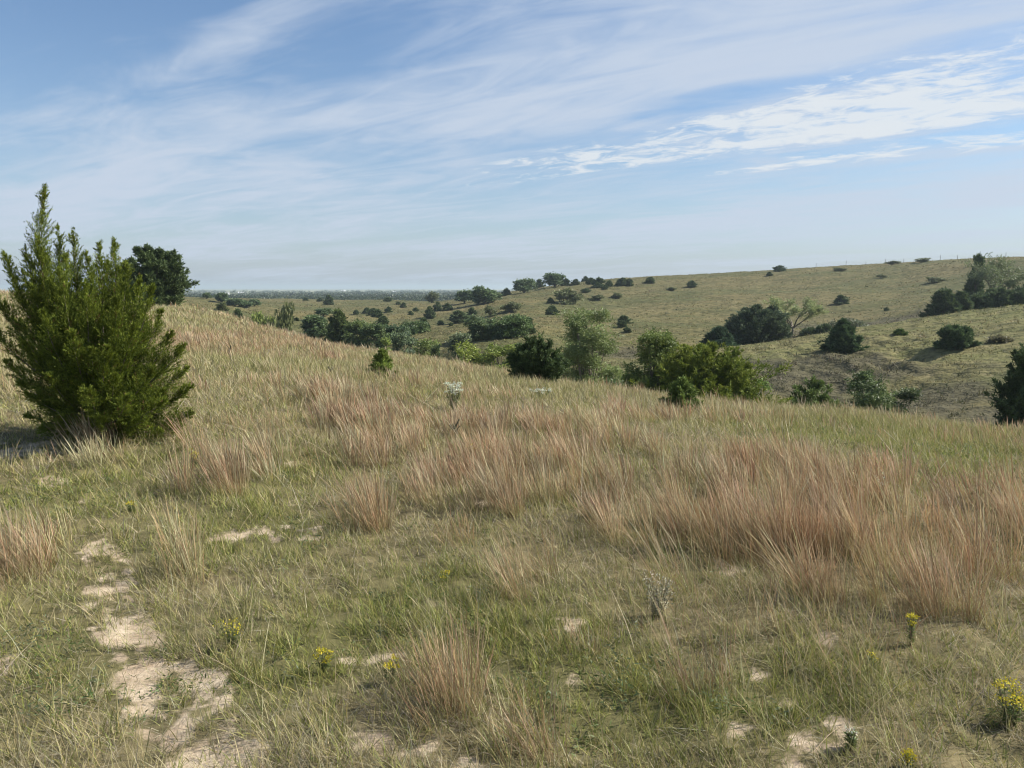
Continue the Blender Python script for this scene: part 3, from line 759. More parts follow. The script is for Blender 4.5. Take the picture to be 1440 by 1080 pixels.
bunch(ba, x, y, np.where(r < 7, 74, np.where(r < 12, 54, 36)), rng.uniform(.05, .13, len(x)), hh, rng, .62 + .28 * big_ + .2 * fbm(x / 2, y / 2, 151, 2), lean0=(-.24, .03))
# stray taller bunches over the upper field
n = 800; x, y, r = scatter(n, 12, 58, .9, R(42), rng); k = on_knoll(x, y) > .5; x, y, r = x[k], y[k], r[k]; n = len(x)
bunch(ba, x, y, 26, rng.uniform(.08, .2, n), rng.uniform(.22, .42, n), rng, rng.uniform(.1, .8, n), lean0=(-.22, .02))
# ragged stems along the brow
n = 5000; x, y, r = scatter(n, 17, 62, .6, R(42), rng); k = (on_knoll(x, y) > .35) & (on_knoll(x * 1.4, y * 1.4) < .5) & (fbm(x / 1.6, y / 1.6, 157, 2) > .12); x, y, r = x[k][:900], y[k][:900], r[k][:900]; n = len(x)
bunch(ba, x, y, 18, rng.uniform(.06, .25, n), rng.uniform(.25, .55, n), rng, rng.uniform(.0, .6, n), lean0=(-.2, .02), splay=.4)
o = ba.build('russet_bunch_grass', M_GRASS); tag(o, kind='stuff')

# --- coarse tussocks over the ravine sides and the far slopes
rng = np.random.default_rng(13)
fa = Acc(); n = 190000
x, y, r = scatter(n, 28, 300, 1.55, R(42), rng)
cl = fbm(x / 3.5, y / 3.5, 161, 3); k = rng.random(n) < np.clip(.5 + 1.2 * cl, .08, 1) ; x, y, r, cl = x[k], y[k], r[k], cl[k]; n = len(x)
z = ground_z(x, y); gl = np.clip(.5 + .9 * fbm(x / 25, y / 25, 163, 2) + .5 * spur_at(x, y), 0, 1.3)
u1 = rng.random(n)[:, None]
so_ = earth_shade_at(x, y)[:, None]
cb = np.where(u1 < gl[:, None] * .65, pal(rng, n, [(.11, .12, .042), (.15, .15, .06)], [1, 1]), pal(rng, n, [(.16, .14, .06), (.21, .18, .085), (.125, .105, .045), (.17, .125, .065)], [2, 1, 2, 1]))
cb = np.where(rng.random(n)[:, None] < so_ * .85, pal(rng, n, [(.06, .052, .036), (.09, .08, .05), (.05, .055, .03)], [1, 1, 1]), cb)
for _ in range(2):
    j = rng.normal(0, 1, (n, 2)) * .12
    blades(fa, np.stack([x + j[:, 0], y + j[:, 1], z - .03], 1), rng.uniform(.08, .2, n) * (1 + cl), np.maximum(.03, .0009 * r) * rng.uniform(.6, 1.3, n),
           rng.normal(0, .5, (n, 2)) + np.array([-.2, 0]), rng.uniform(.2, 1.5, n), cb * rng.uniform(.85, 1.15, (n, 1)), cb * 1.15, rng, 2)
# low dark brush and forbs sprinkled over the slopes, thickest on the broken bank
n = 26000; x, y, r = scatter(n, 36, 290, 1.5, R(42), rng)
k = (rng.random(n) < np.clip(.012 + .4 * np.clip(fbm(x / 14, y / 9, 181, 3) - .2, 0, 1) + .36 * earth_shade_at(x, y), 0, 1)) & (on_knoll(x, y) < .05); x, y, r = x[k], y[k], r[k]; n = len(x)
m = 9; id_ = np.repeat(np.arange(n), m); sz = rng.uniform(.5, 1.4, n)[id_]
bx_ = x[id_] + rng.normal(0, .16, n * m) * sz; by_ = y[id_] + rng.normal(0, .16, n * m) * sz
cb = pal(rng, n, [(.08, .08, .036), (.10, .098, .044), (.085, .07, .044), (.065, .075, .035)], [2, 2, 1, 1])[id_] * rng.uniform(.8, 1.3, (n * m, 1))
blades(fa, np.stack([bx_, by_, ground_z(bx_, by_) - .02], 1), rng.uniform(.12, .34, n * m) * sz, np.maximum(.05, .0009 * r[id_]) * rng.uniform(.6, 1.4, n * m), rng.normal(0, .6, (n * m, 2)), rng.uniform(0, 1, n * m), cb, cb * 1.2, rng, 2)
o = fa.build('hillside_grass', M_GRASS); tag(o, kind='stuff')
# ------------------------------------------------------------------ trees and shrubs (each returns crown and trunk geometry, foot at 0)
UP = np.array([0, 0, 1.0])
def cedar_geo(seed, h, rad, nl=70, nsp=9, nlf=26, leaf=(.05, .012), cA=(.028, .048, .014), cB=(.07, .095, .024), prof='cone', up=(.25, 1.1), lean=(0, 0), trunk_r=None, rough=.3, gap=0.0):
    rng = np.random.default_rng(seed); crown, wood = Acc(), Acc()
    cA, cB = np.array(cA) * FOL, np.array(cB) * FOL
    tr = trunk_r or h * .025
    tp = np.linspace(0, 1, 9)
    wob = np.cumsum(rng.normal(0, .012 * h, (9, 2)), 0)
    axis = lambda t: np.stack([np.interp(t, tp, wob[:, 0]) + lean[0] * t, np.interp(t, tp, wob[:, 1]) + lean[1] * t, t * h], -1)
    tube(wood, axis(tp * .97), tr * (1 - .9 * tp))
    t = .03 + .95 * rng.random(nl) ** (1.25 if prof == 'cone' else .9)
    if prof == 'cone': p = (1 - t) ** .75 * (.75 + .25 * sstep(0, .18, t)) + .06
    elif prof == 'round': p = np.sqrt(np.clip(1 - ((t - .36) / .68) ** 2, .02, 1))
    else: p = np.clip(1.0 - .75 * t, .1, 1)
    az_ = np.arange(nl) * 2.39996 + rng.normal(0, .35, nl)
    lump = 1 + rough * (pnoise(np.cos(az_) * 1.3 + 7.1 * (seed % 97), np.sin(az_) * 1.3 + t * 2.2, seed) * 2)
    ln = rad * p * lump * rng.uniform(.72, 1.08, nl) * np.where(rng.random(nl) < .14, 1.25, 1)
    el = up[0] + (up[1] - up[0]) * t + rng.normal(0, .15, nl)
    out = np.stack([np.cos(az_), np.sin(az_), np.tan(np.clip(el, -.3, 1.15))], 1)
    rise = np.tan(np.clip(el, -.2, 1.15)) * ln / h            # t is the height the limb's tip reaches
    ts = np.maximum(t - np.minimum(rise, .75 * t + .02), .015)
    st = axis(ts); en = st.copy(); en[:, :2] += np.stack([np.cos(az_), np.sin(az_)], 1) * ln[:, None]; en[:, 2] = np.maximum(h * (t * .97 + .0), h * .02); top = axis(np.array([1.0]))[0]
    for i in np.argsort(-ln)[:min(nl, 46)]:
        tube(wood, [st[i], st[i] * .45 + en[i] * .55 - UP * ln[i] * .05, st[i] * .12 + en[i] * .88], tr * np.array([.32, .2, .07]), sides=4)
    i = np.repeat(np.arange(nl), nsp); n = len(i)
    s = .22 + .78 * rng.random(n) ** .75
    v = en[i] - st[i]
    o = st[i] + v * s[:, None]; o[:, 2] -= (ln[i] * .12 * np.sin(s * math.pi))
    d = nrm(nrm(v) * .75 + rng.normal(0, .42, (n, 3)) + UP * .42)
    sl = (.15 + .36 * (1 - s)) * np.maximum(ln[i], .22 * rad) * rng.uniform(.6, 1.3, n) + .02 * rad
    # leader
    m = max(10, nl // 6); u = rng.uniform(.82, 1, m)
    o = np.concatenate([o, axis(u) * [1, 1, .96]]); dl = rng.normal(0, .5, (m, 3)); dl[:, 2] = rng.uniform(.5, 1.2, m)
    d = np.concatenate([d, nrm(dl)]); sl = np.concatenate([sl, h * .07 * rng.uniform(.5, 1.2, m)]); s = np.concatenate([s, np.full(m, .9)])
    if gap:
        k = pnoise(o[:, 0] * 3 / rad, o[:, 2] * 3 / rad, seed + 5) + pnoise(o[:, 1] * 3 / rad + 9, o[:, 2] * 3 / rad, seed + 6) > -.9 + gap
        o, d, sl, s = o[k], d[k], sl[k], s[k]
    n = len(o); j = np.repeat(np.arange(n), nlf); u = rng.random(n * nlf)
    pos = o[j] + d[j] * (sl[j] * u)[:, None] + rng.normal(0, 1, (n * nlf, 3)) * (leaf[0] * .35 * (1.1 - u))[:, None]
    dd = d[j] + rng.normal(0, .55, (n * nlf, 3)) + UP * .1
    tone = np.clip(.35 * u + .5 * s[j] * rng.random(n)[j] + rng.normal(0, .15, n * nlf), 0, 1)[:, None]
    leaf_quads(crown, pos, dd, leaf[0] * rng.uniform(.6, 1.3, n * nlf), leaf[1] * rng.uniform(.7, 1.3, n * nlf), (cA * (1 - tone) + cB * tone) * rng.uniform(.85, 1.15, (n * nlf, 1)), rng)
    return crown, wood

def shrub_geo(seed, h, rad, lobes=16, nleaf=420, leaf=(.10, .06), cA=(.05, .075, .025), cB=(.11, .14, .045), low=.05, stems=5, stemr=None, spread=1.0, lobe=.36, airy=0.0, top=1.0):
    """a leafy crown made of many twigs with leaves, gathered in uneven boughs"""
    rng = np.random.default_rng(seed); crown, wood = Acc(), Acc(); cA, cB = np.array(cA) * FOL, np.array(cB) * FOL
    g = np.arange(lobes) + .5
    zf = low + (1 - low) * rng.random(lobes) ** .85
    prof = np.sqrt(np.clip(1 - ((zf - .45) / .72) ** 2, .05, 1)) * (1 - .0 * zf)
    az_ = g * 2.39996 + rng.normal(0, .3, lobes)
    rr = rad * prof * np.sqrt(rng.random(lobes)) * .82 * spread
    lr = rad * lobe * rng.uniform(.65, 1.25, lobes)
    C = np.stack([np.cos(az_) * rr, np.sin(az_) * rr, zf * (h - .6 * lr.mean()) * top], 1)
    C[:, 2] = np.clip(C[:, 2], lr * .55, h - lr * .55)
    sr = stemr or .022 * h
    for k in range(lobes):
        b = rng.normal(0, .05 * rad, 2) * (1 if stems > 1 else .2)
        f0 = np.array([b[0], b[1], 0]); mid = f0 * .4 + C[k] * .6 * np.array([.75, .75, 1.02]); 
        tube(wood, [f0, f0 * .75 + mid * .25 + UP * .08 * h, mid, C[k]], sr * np.array([1, .75, .45, .15]) * (1 if k < stems else .5), sides=5)
    ntw = max(8, nleaf // 14); per = 14
    i = np.repeat(np.arange(lobes), ntw); n = len(i)
    q = nrm(rng.normal(size=(n, 3))); q[:, 2] = q[:, 2] * .9 + .1
    rad_ = (rng.random(n) ** .45) * (1 + .35 * rng.normal(0, 1, n) * .5)
    o = C[i] + q * (lr[i] * np.clip(rad_, 0, 1.25))[:, None]
    if airy:
        k = rng.random(n) > airy * (1 - rng.random(lobes)[i]); o, q, i = o[k], q[k], i[k]; n = len(i)
    d = nrm(q + rng.normal(0, .5, (n, 3)) + UP * .35); tl = lr[i] * rng.uniform(.15, .5, n)
    j = np.repeat(np.arange(n), per); u = rng.random(n * per)
    pos = o[j] + d[j] * (tl[j] * u)[:, None] + rng.normal(0, leaf[0] * .5, (n * per, 3)); pos[:, 2] = np.maximum(pos[:, 2], .01 * h)
    tone = np.clip(.5 + .35 * rng.normal(size=lobes)[i][j] * .6 + .25 * rng.normal(size=n)[j] + .15 * rng.normal(size=n * per), 0, 1)[:, None]
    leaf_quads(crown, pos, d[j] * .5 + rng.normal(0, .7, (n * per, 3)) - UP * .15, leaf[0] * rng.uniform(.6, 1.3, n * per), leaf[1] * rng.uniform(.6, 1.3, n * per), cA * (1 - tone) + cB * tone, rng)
    return crown, wood

def vase_geo(seed, h, rad, leaf=(.12, .05), nleaf=9000, cA=(.09, .12, .045), cB=(.17, .19, .085), lean=0.0, stems=5, fork=.22, wood_col=(.13, .11, .09), droop=0.0, fill=.45):
    """bare-legged tree: a short bole that splits into rising limbs, thin leaf along the outer twigs"""
    rng = np.random.default_rng(seed); crown, wood = Acc(), Acc(); cA, cB = np.array(cA) * FOL, np.array(cB) * FOL
    tw_o, tw_d = [], []
    def grow(p, d, ln, r, depth):
        pts = [p]; 
        for k in range(3):
            d = nrm(d + rng.normal(0, .13, 3) + UP * (.06 - droop * depth)); p = p + d * ln / 3; pts.append(p)
        tube(wood, pts, r * np.array([1, .9, .8, .68]), sides=6 if depth < 2 else 4)
        if depth >= 2: tw_o.extend(pts[1:]); tw_d.extend([d] * 3)
        if depth < 4:
            for k in range(2 if depth else stems):
                a = rng.normal(0, .42, 3); a[2] *= .5
                if depth == 0:
                    th_ = k * 2 * math.pi / stems + rng.normal(0, .3); s_ = rng.uniform(.35, .75)
                    nd = nrm(np.array([math.cos(th_) * s_ * rad / h * 1.9 + lean, math.sin(th_) * s_ * rad / h * 1.9, 1.0]))
                    grow(p, nd, h * .30 * rng.uniform(.85, 1.1), r * .62, 1)
                else: grow(p, nrm(d + a), ln * rng.uniform(.68, .86), r * .62, depth + 1)
    grow(np.zeros(3), nrm(np.array([lean * .4, 0, 1.0])), h * fork, h * .028, 0)
    o = np.array(tw_o); d = np.array(tw_d)
    ext = max(o[:, 2].max(), .01); 
    k = rng.integers(0, len(o), nleaf); u = rng.random(nleaf)
    pos = o[k] + d[k] * (u * h * .12)[:, None] + rng.normal(0, h * .03, (nleaf, 3))
    tone = np.clip(rng.normal(.5, .3, nleaf), 0, 1)[:, None]
    leaf_quads(crown, pos, rng.normal(0, .7, (nleaf, 3)) + d[k] * .5, leaf[0] * rng.uniform(.6, 1.3, nleaf), leaf[1] * rng.uniform(.6, 1.3, nleaf), cA * (1 - tone) + cB * tone, rng)
    f = h / (ext + h * .05)
    for a in (crown, wood):
        for vv_ in a.v: vv_ *= f
    return crown, wood

def fit(geo, h, rx=None):
    """bring a plant to its true height and half width"""
    for a in geo: pass
    cv = np.concatenate(geo[0].v); hz_ = np.percentile(cv[:, 2], 99.8); kx = 1.0
    if rx:
        w_ = np.percentile(np.abs(cv[:, 0]), 95.5); kx = rx / max(w_, 1e-3)
    s = np.array([kx, kx, h / hz_], np.float32)
    for a in geo:
        a.v = [x * s for x in a.v]
    return geo

def span(px, base_r, top, wpx):
    """where a plant stands, how tall and how wide it is: base_r = ('y', picture height of the foot) or ('r', metres away)"""
    if base_r[0] == 'y': x, y, r = hit(px, base_r[1])
    else:
        d = ray(px, 480); k = base_r[1] / math.hypot(d[0], d[1]); x, y, r = d[0] * k, d[1] * k, base_r[1]
    z = float(ground_z(x, y))
    h = EYE + r * float(slope(px, top)) - z
    d = ray(px, 450); dep = r / math.hypot(d[0], d[1])
    return x, y, z, r, h, wpx / FPX * dep

def plant(kind, geo, loc, label, cat, group=None, rot=0.0, mat=None):
    o = root(kind, loc, label, cat, group); o.rotation_euler.z = rot
    geo[1].build('trunk', M_BARK, o, smooth=True); geo[0].build('crown', mat or M_CEDAR, o)
    return o
def copy_tree(src, loc, scale, rot, label, cat=None, group=None):
    c = src.copy(); COL.objects.link(c); c.location = loc; c.scale = scale; c.rotation_euler = (0, 0, rot)
    for k_ in ('group',):
        if k_ in c: del c[k_]
    tag(c, label, cat, group)
    for ch in CH[src.name]:
        d = ch.copy(); COL.objects.link(d); d.parent = c
    return c
CH = {}
# ------------------------------------------------------------------ the big cedar close by
def hero():
    rng = np.random.default_rng(21)
    hx, hy, hr = hit(150, 612); hz_ = float(ground_z(hx, hy)); org = np.array([hx, hy, hz_])
    d0 = ray(150, 500); dep = hr / math.hypot(d0[0], d0[1])
    rt = np.array([1, 0, 0.]); fw = np.array([0, 1, 0.]); dep = hy
    crown, wood = Acc(), Acc()
    def M(px, py, dd=0.0):
        d = ray(px, py); return d * ((hy + dd) / d[1]) + UP * EYE - org
    tips = [  # (px, py, depth, weight)
        (62, 266, .0, 1.35), (82, 322, .12, .9), (52, 335, -.12, .9), (92, 362, -.2, 1), (122, 358, .2, .9), (132, 384, -.25, 1), (32, 384, .2, .9), (178, 372, .0, .9), (66, 362, .3, 1), (72, 395, -.3, 1), (108, 392, .3, 1), (150, 372, .3, .9), (46, 405, -.3, 1), (20, 395, -.2, .9), (180, 415, .3, .9), (104, 328, .1, 1), (140, 345, -.1, 1), (160, 340, .15, 1), (6, 358, .0, 1), (36, 352, -.15, .8), (-6, 415, .1, 1), (-12, 465, -.1, 1), (10, 510, .05, 1),
        (28, 540, -.2, .8), (196, 392, .1, 1), (214, 405, -.2, .9), (226, 440, .1, 1), (240, 470, -.1, .9), (258, 488, .0, 1), (262, 520, .2, .8), (268, 545, -.1, 1), (268, 582, .0, .9),
        (254, 600, -.2, .6), (40, 585, .0, .8), (60, 604, -.2, .6), (225, 608, -.35, .6), (100, 612, -.5, .5), (178, 612, -.5, .5),
        (85, 380, -.4, 1), (120, 400, -.55, 1), (165, 420, -.5, 1), (60, 440, -.5, 1), (190, 460, -.6, 1), (30, 480, -.4, .9), (100, 470, -.75, 1), (150, 490, -.8, 1), (215, 520, -.6, 1), (70, 530, -.75, .9),
        (125, 550, -.9, .9), (180, 560, -.8, .9), (230, 565, -.55, .8), (50, 500, .45, .9), (90, 400, .5, 1), (150, 410, .55, 1), (200, 450, .5, 1), (20, 450, .5, .9), (230, 520, .5, .9), (120, 500, .8, .9), (190, 560, .8, .8), (60, 570, .6, .8),
        (105, 540, -.6, .8), (160, 530, -.65, .8), (40, 555, -.45, .7), (205, 590, -.6, .7), (85, 590, -.6, .7), (140, 590, -.75, .7)]
    for px in range(26): 
        a = rng.uniform(0, 2 * math.pi); q_ = rng.uniform(.5, .95)
        zf = rng.uniform(.08, .55)
        wd_ = 112 * (1 - .45 * max(0, zf - .2))
        tips.append((142 + wd_ * q_ * math.cos(a), 612 - 350 * zf, .8 * q_ * math.sin(a), rng.uniform(.6, .9)))
    O, D, SL, S = [], [], [], []
    tube(wood, [M(150, 616), M(147, 570), M(140, 520), M(130, 470)], np.array([.065, .055, .04, .02]), sides=8)
    for (px, py, dd, wgt) in tips:
        e = M(px, py, dd); zf = (612 - py) / 347
        b = M(150 - 60 * max(0, zf - .12) * (.9 if px < 140 else .25), 612 - 347 * max(.02, zf * (.30 if px != 62 else .2) - .02)) 
        L_ = np.linalg.norm(e - b)
        c = b * .5 + e * .5 + (nrm((e - b) * [1, 1, 0]) * .10 - UP * .06) * L_ + rng.normal(0, .03, 3)
        tt = np.linspace(0, 1, 9)[:, None]
        curve = (1 - tt)**2 * b + 2 * tt * (1 - tt) * c + tt**2 * e
        tube(wood, curve[:8], np.linspace(.018, .002, 8) * (.55 + .4 * wgt) , sides=5)
        # side shoots: longer in the middle, short towards the drawn-out tip
        ns = int(62 * L_ * wgt + 24)
        s = .16 + .84 * rng.random(ns) ** .85
        o = (1 - s)[:, None]**2 * b + (2 * s * (1 - s))[:, None] * c + (s**2)[:, None] * e
        tan = nrm(2 * (1 - s)[:, None] * (c - b) + 2 * s[:, None] * (e - c))
        rad_ = rng.normal(0, 1, (ns, 3)); rad_ -= tan * (rad_ * tan).sum(1, keepdims=True); rad_ = nrm(rad_)
        d = nrm(tan * .72 + rad_ * rng.uniform(.25, .8, ns)[:, None] + UP * .30)
        sl = (.022 + .44 * np.clip(1 - s, 0, 1) ** .72) * rng.uniform(.55, 1.2, ns) * (.55 + .45 * wgt)
        O.append(o); D.append(d); SL.append(sl); S.append(s)
        # the running tip itself, bent over a little
        m = 7; u = np.linspace(.86, 1.0, m)
        o = (1 - u)[:, None]**2 * b + (2 * u * (1 - u))[:, None] * c + (u**2)[:, None] * e
        O.append(o); D.append(nrm(nrm(e - c)[None] + rng.normal(0, .16, (m, 3)))); SL.append(np.full(m, .035)); S.append(np.full(m, 1.0))
    O, D, SL, S = map(np.concatenate, (O, D, SL, S))
    # second order twigs on every shoot
    k2 = 6; i = np.repeat(np.arange(len(O)), k2); n = len(i); u = rng.random(n)
    o2 = O[i] + D[i] * (SL[i] * u)[:, None]
    d2 = nrm(D[i] + rng.normal(0, .32, (n, 3)) + UP * .16); sl2 = SL[i] * (1.05 - u) * .55 + .014
    O = np.concatenate([O, o2]); D = np.concatenate([D, d2]); SL = np.concatenate([SL, sl2]); S = np.concatenate([S, np.clip(S[i] + .25 * u, 0, 1)])
    n = len(O); per = np.clip((SL / .009).astype(int), 5, 26); j = np.repeat(np.arange(n), per); m = len(j); u = rng.random(m)
    pos = O[j] + D[j] * (SL[j] * u)[:, None] + rng.normal(0, .0035, (m, 3))
    dd = D[j] + rng.normal(0, .2, (m, 3))
    pos[:, 2] = np.maximum(pos[:, 2], .02)
    tone = np.clip(.6 * u * rng.random(n)[j] + .6 * S[j] * rng.random(n)[j] + rng.normal(0, .14, m), 0, 1)[:, None]  # new growth yellower at tips; inner leaves painted darker as crown shade
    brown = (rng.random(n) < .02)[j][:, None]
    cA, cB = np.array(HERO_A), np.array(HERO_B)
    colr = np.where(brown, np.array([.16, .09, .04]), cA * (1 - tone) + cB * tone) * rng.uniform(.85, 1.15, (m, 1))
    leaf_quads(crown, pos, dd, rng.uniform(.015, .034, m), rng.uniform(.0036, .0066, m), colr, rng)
    return crown, wood, org
c_, w_, org = hero()
plant('cedar_tree', (c_, w_), tuple(org), 'big bright green cedar with many ragged upright spires beside the sandy track', 'tree')

DK = dict(cA=(.03, .046, .02), cB=(.065, .085, .036))
MD = dict(cA=(.03, .05, .016), cB=(.075, .105, .03))
GOLD = dict(cA=(.045, .066, .012), cB=(.125, .14, .024))
def C(px, br, top, w_, label, seed, cat='tree', **kw):
    x, y, z, r, h, wd = span(px, br, top, w_)
    px1 = r / 768
    lf = kw.pop('leaf', None) or (max(.035, 3.2 * px1), max(.011, .85 * px1))
    g = fit(cedar_geo(seed, h, wd / 2, leaf=lf, **kw), h, wd / 2)
    return plant('cedar_tree', g, (x, y, z - .03), label, cat, rot=0)
def S(px, br, top, w_, label, seed, name='leafy_shrub', cat='shrub', **kw):
    x, y, z, r, h, wd = span(px, br, top, w_)
    px1 = r / 768
    lf = kw.pop('leaf', None) or (max(.06, 1.9 * px1), max(.035, 1.1 * px1))
    g = fit(shrub_geo(seed, h, wd / 2, leaf=lf, **kw), h, wd / 2)
    return plant(name, g, (x, y, z - .03), label, cat, mat=M_LEAF)

# --- on and just over the near brow
C(219, ('r', 50), 347, 74, 'dark rounded cedar on the brow behind the big bright cedar', 101, prof='round', nl=150, nsp=12, nlf=26, up=(.35, 1.1), cA=(.026, .04, .016), cB=(.06, .08, .03), rough=.22)
C(537, ('y', 535), 489, 36, 'small bright green cedar seedling alone in the straw-coloured grass', 102, nl=80, nsp=8, nlf=22, rough=.2, up=(.6, 1.15), cA=(.06, .085, .02), cB=(.13, .16, .035), leaf=(.045, .014))
C(752, ('y', 541), 473, 66, 'dense blackish green cedar on the brow above the white flower patch', 103, prof='round', nl=130, nsp=11, nlf=26, up=(.35, 1.15), cA=(.02, .034, .014), cB=(.05, .07, .025))
C(993, ('r', 25.5), 484, 150, 'wide golden green cedar sprawling over the brow', 104, prof='round', nl=260, nsp=12, nlf=30, up=(.3, 1.0), rough=.4, **GOLD)
C(957, ('y', 577), 529, 50, 'small feathery cedar at the foot of the wide golden green cedar', 105, nl=60, nsp=9, nlf=24, up=(.5, 1.15), cA=(.04, .06, .018), cB=(.10, .13, .03))
S(918, ('r', 25.8), 464, 62, 'upright yellow green leafy tree at the side of the golden green cedar', 106, 'leafy_tree', 'tree', lobes=46, nleaf=700, cA=(.045, .066, .018), cB=(.10, .125, .032), lobe=.42, low=.02)
S(1058, ('r', 26), 531, 50, 'green leafy shrub spilling from the golden green cedar towards the dark bank', 107, lobes=14, nleaf=420, cA=(.05, .08, .025), cB=(.10, .14, .04))
S(870, ('r', 31), 528, 56, 'low dark shrub in the ravine between the pale willow and the yellow green tree', 108, lobes=14, nleaf=420, cA=(.03, .05, .02), cB=(.06, .085, .03))
C(1142, ('r', 29), 533, 70, 'green bushy juniper below the dark bank', 109, prof='round', nl=130, nsp=9, nlf=24, cat='shrub', up=(.4, 1.2), cA=(.045, .065, .02), cB=(.09, .12, .035))
S(1218, ('r', 31), 524, 78, 'dull green shrub crowding the ravine under the dark bank', 110, lobes=24, nleaf=800, cA=(.03, .045, .016), cB=(.062, .085, .03), airy=.1)
S(1266, ('r', 32), 545, 56, 'low greyish shrub at the ravine end of the dull green shrub', 111, lobes=16, nleaf=600, cA=(.032, .045, .018), cB=(.06, .078, .03), airy=.1)
C(1468, ('r', 30), 494, 84, 'dense dark cedar cut by the edge of the view above the near brow', 112, prof='round', nl=200, nsp=11, nlf=26, rough=.12, up=(.3, 1.1), cA=(.02, .034, .014), cB=(.045, .065, .025))
# --- in the ravine
x, y, z, r, h, wd = span(830, ('r', 40), 436, 70)
g = fit(shrub_geo(113, h, wd / 2, lobes=34, nleaf=1000, leaf=(.13, .04), cA=(.062, .083, .028), cB=(.115, .14, .05), lobe=.36, airy=.15, low=.05, stems=4), h, wd / 2)
plant('willow_tree', g, (x, y, z), 'pale feathery green willow rising tall from the ravine', 'tree', mat=M_LEAF)
S(800, ('r', 41), 482, 56, 'olive shrub against the shady side of the pale willow', 114, lobes=18, nleaf=420, cA=(.055, .075, .03), cB=(.10, .125, .05), airy=.3)
S(664, ('r', 56), 480, 52, 'bright yellow green shrub in the ravine, the broader of a pair', 115, lobes=18, nleaf=520, cA=(.065, .085, .016), cB=(.13, .155, .028))
S(706, ('r', 55), 484, 46, 'bright yellow green shrub tucked behind the dense blackish cedar', 116, lobes=16, nleaf=480, cA=(.058, .078, .016), cB=(.115, .14, .028))
C(766, ('r', 46), 468, 16, 'slim cedar spire peeping over the dense blackish cedar', 117, nl=40, nsp=6, nlf=20, **MD)
S(646, ('r', 62), 468, 30, 'grey green shrub beside the broader bright yellow green shrub', 118, lobes=12, nleaf=360, cA=(.05, .065, .035), cB=(.085, .105, .05))
S(603, ('r', 58), 476, 40, 'yellow green shrub just over the brow beside a small dark cedar', 119, lobes=16, nleaf=420, cA=(.055, .075, .02), cB=(.105, .13, .034), airy=.3)
C(614, ('r', 54), 486, 24, 'small dark cedar just over the brow against the yellow green shrub', 120, nl=50, nsp=8, nlf=20, **DK)
S(538, ('r', 52), 474, 18, 'narrow lime green shrub standing up behind the brow above the cedar seedling', 121, lobes=10, nleaf=280, cA=(.08, .11, .03), cB=(.15, .18, .05), airy=.3)
S(567, ('r', 66), 466, 34, 'grey green ravine shrub in front of the dark ravine wood', 122, lobes=14, nleaf=420, cA=(.05, .07, .04), cB=(.085, .11, .055))
S(444, ('r', 96), 443, 30, 'dark domed broadleaf tree at the upper end of the ravine wood', 123, 'leafy_tree', 'tree', lobes=20, nleaf=420, cA=(.03, .05, .022), cB=(.065, .09, .035))
C(479, ('r', 86), 436, 42, 'tall olive cedar with a pointed top in the ravine wood', 124, nl=120, nsp=9, nlf=22, up=(.2, 1.0), cA=(.035, .05, .018), cB=(.08, .10, .03))
S(503, ('r', 84), 450, 34, 'olive broadleaf tree leaning against the pointed cedar in the ravine wood', 125, 'leafy_tree', 'tree', lobes=20, nleaf=420, cA=(.05, .07, .025), cB=(.09, .115, .04))
S(528, ('r', 82), 454, 36, 'dark green broadleaf tree at the middle of the ravine wood', 126, 'leafy_tree', 'tree', lobes=20, nleaf=420, cA=(.035, .055, .022), cB=(.075, .10, .035))
S(556, ('r', 84), 456, 36, 'blue green broadleaf tree in the ravine wood above the grey green shrub', 127, 'leafy_tree', 'tree', lobes=20, nleaf=420, cA=(.03, .05, .025), cB=(.065, .09, .04))
S(584, ('r', 92), 451, 34, 'dark round tree at the end of the ravine wood by the spur', 128, 'leafy_tree', 'tree', lobes=18, nleaf=420, cA=(.03, .05, .02), cB=(.07, .095, .033))
C(596, ('r', 96), 447, 13, 'thin dark cedar tip at the end of the ravine wood', 129, nl=40, nsp=6, nlf=18, **DK)
S(677, ('y', 476), 443, 40, 'broad grey green tree of the thicket below the far slope', 130, 'leafy_tree', 'tree', lobes=22, nleaf=420, cA=(.04, .06, .028), cB=(.08, .105, .045))
S(700, ('y', 476), 455, 30, 'low dark tree in the middle of the thicket below the far slope', 131, 'leafy_tree', 'tree', lobes=16, nleaf=420, cA=(.03, .048, .022), cB=(.06, .085, .033))
S(722, ('y', 474), 442, 44, 'tall dark green tree of the thicket below the far slope', 132, 'leafy_tree', 'tree', lobes=22, nleaf=420, cA=(.033, .055, .02), cB=(.07, .10, .033))
C(743, ('y', 468), 446, 16, 'pointed cedar at the end of the thicket below the far slope', 133, nl=50, nsp=7, nlf=20, **DK)
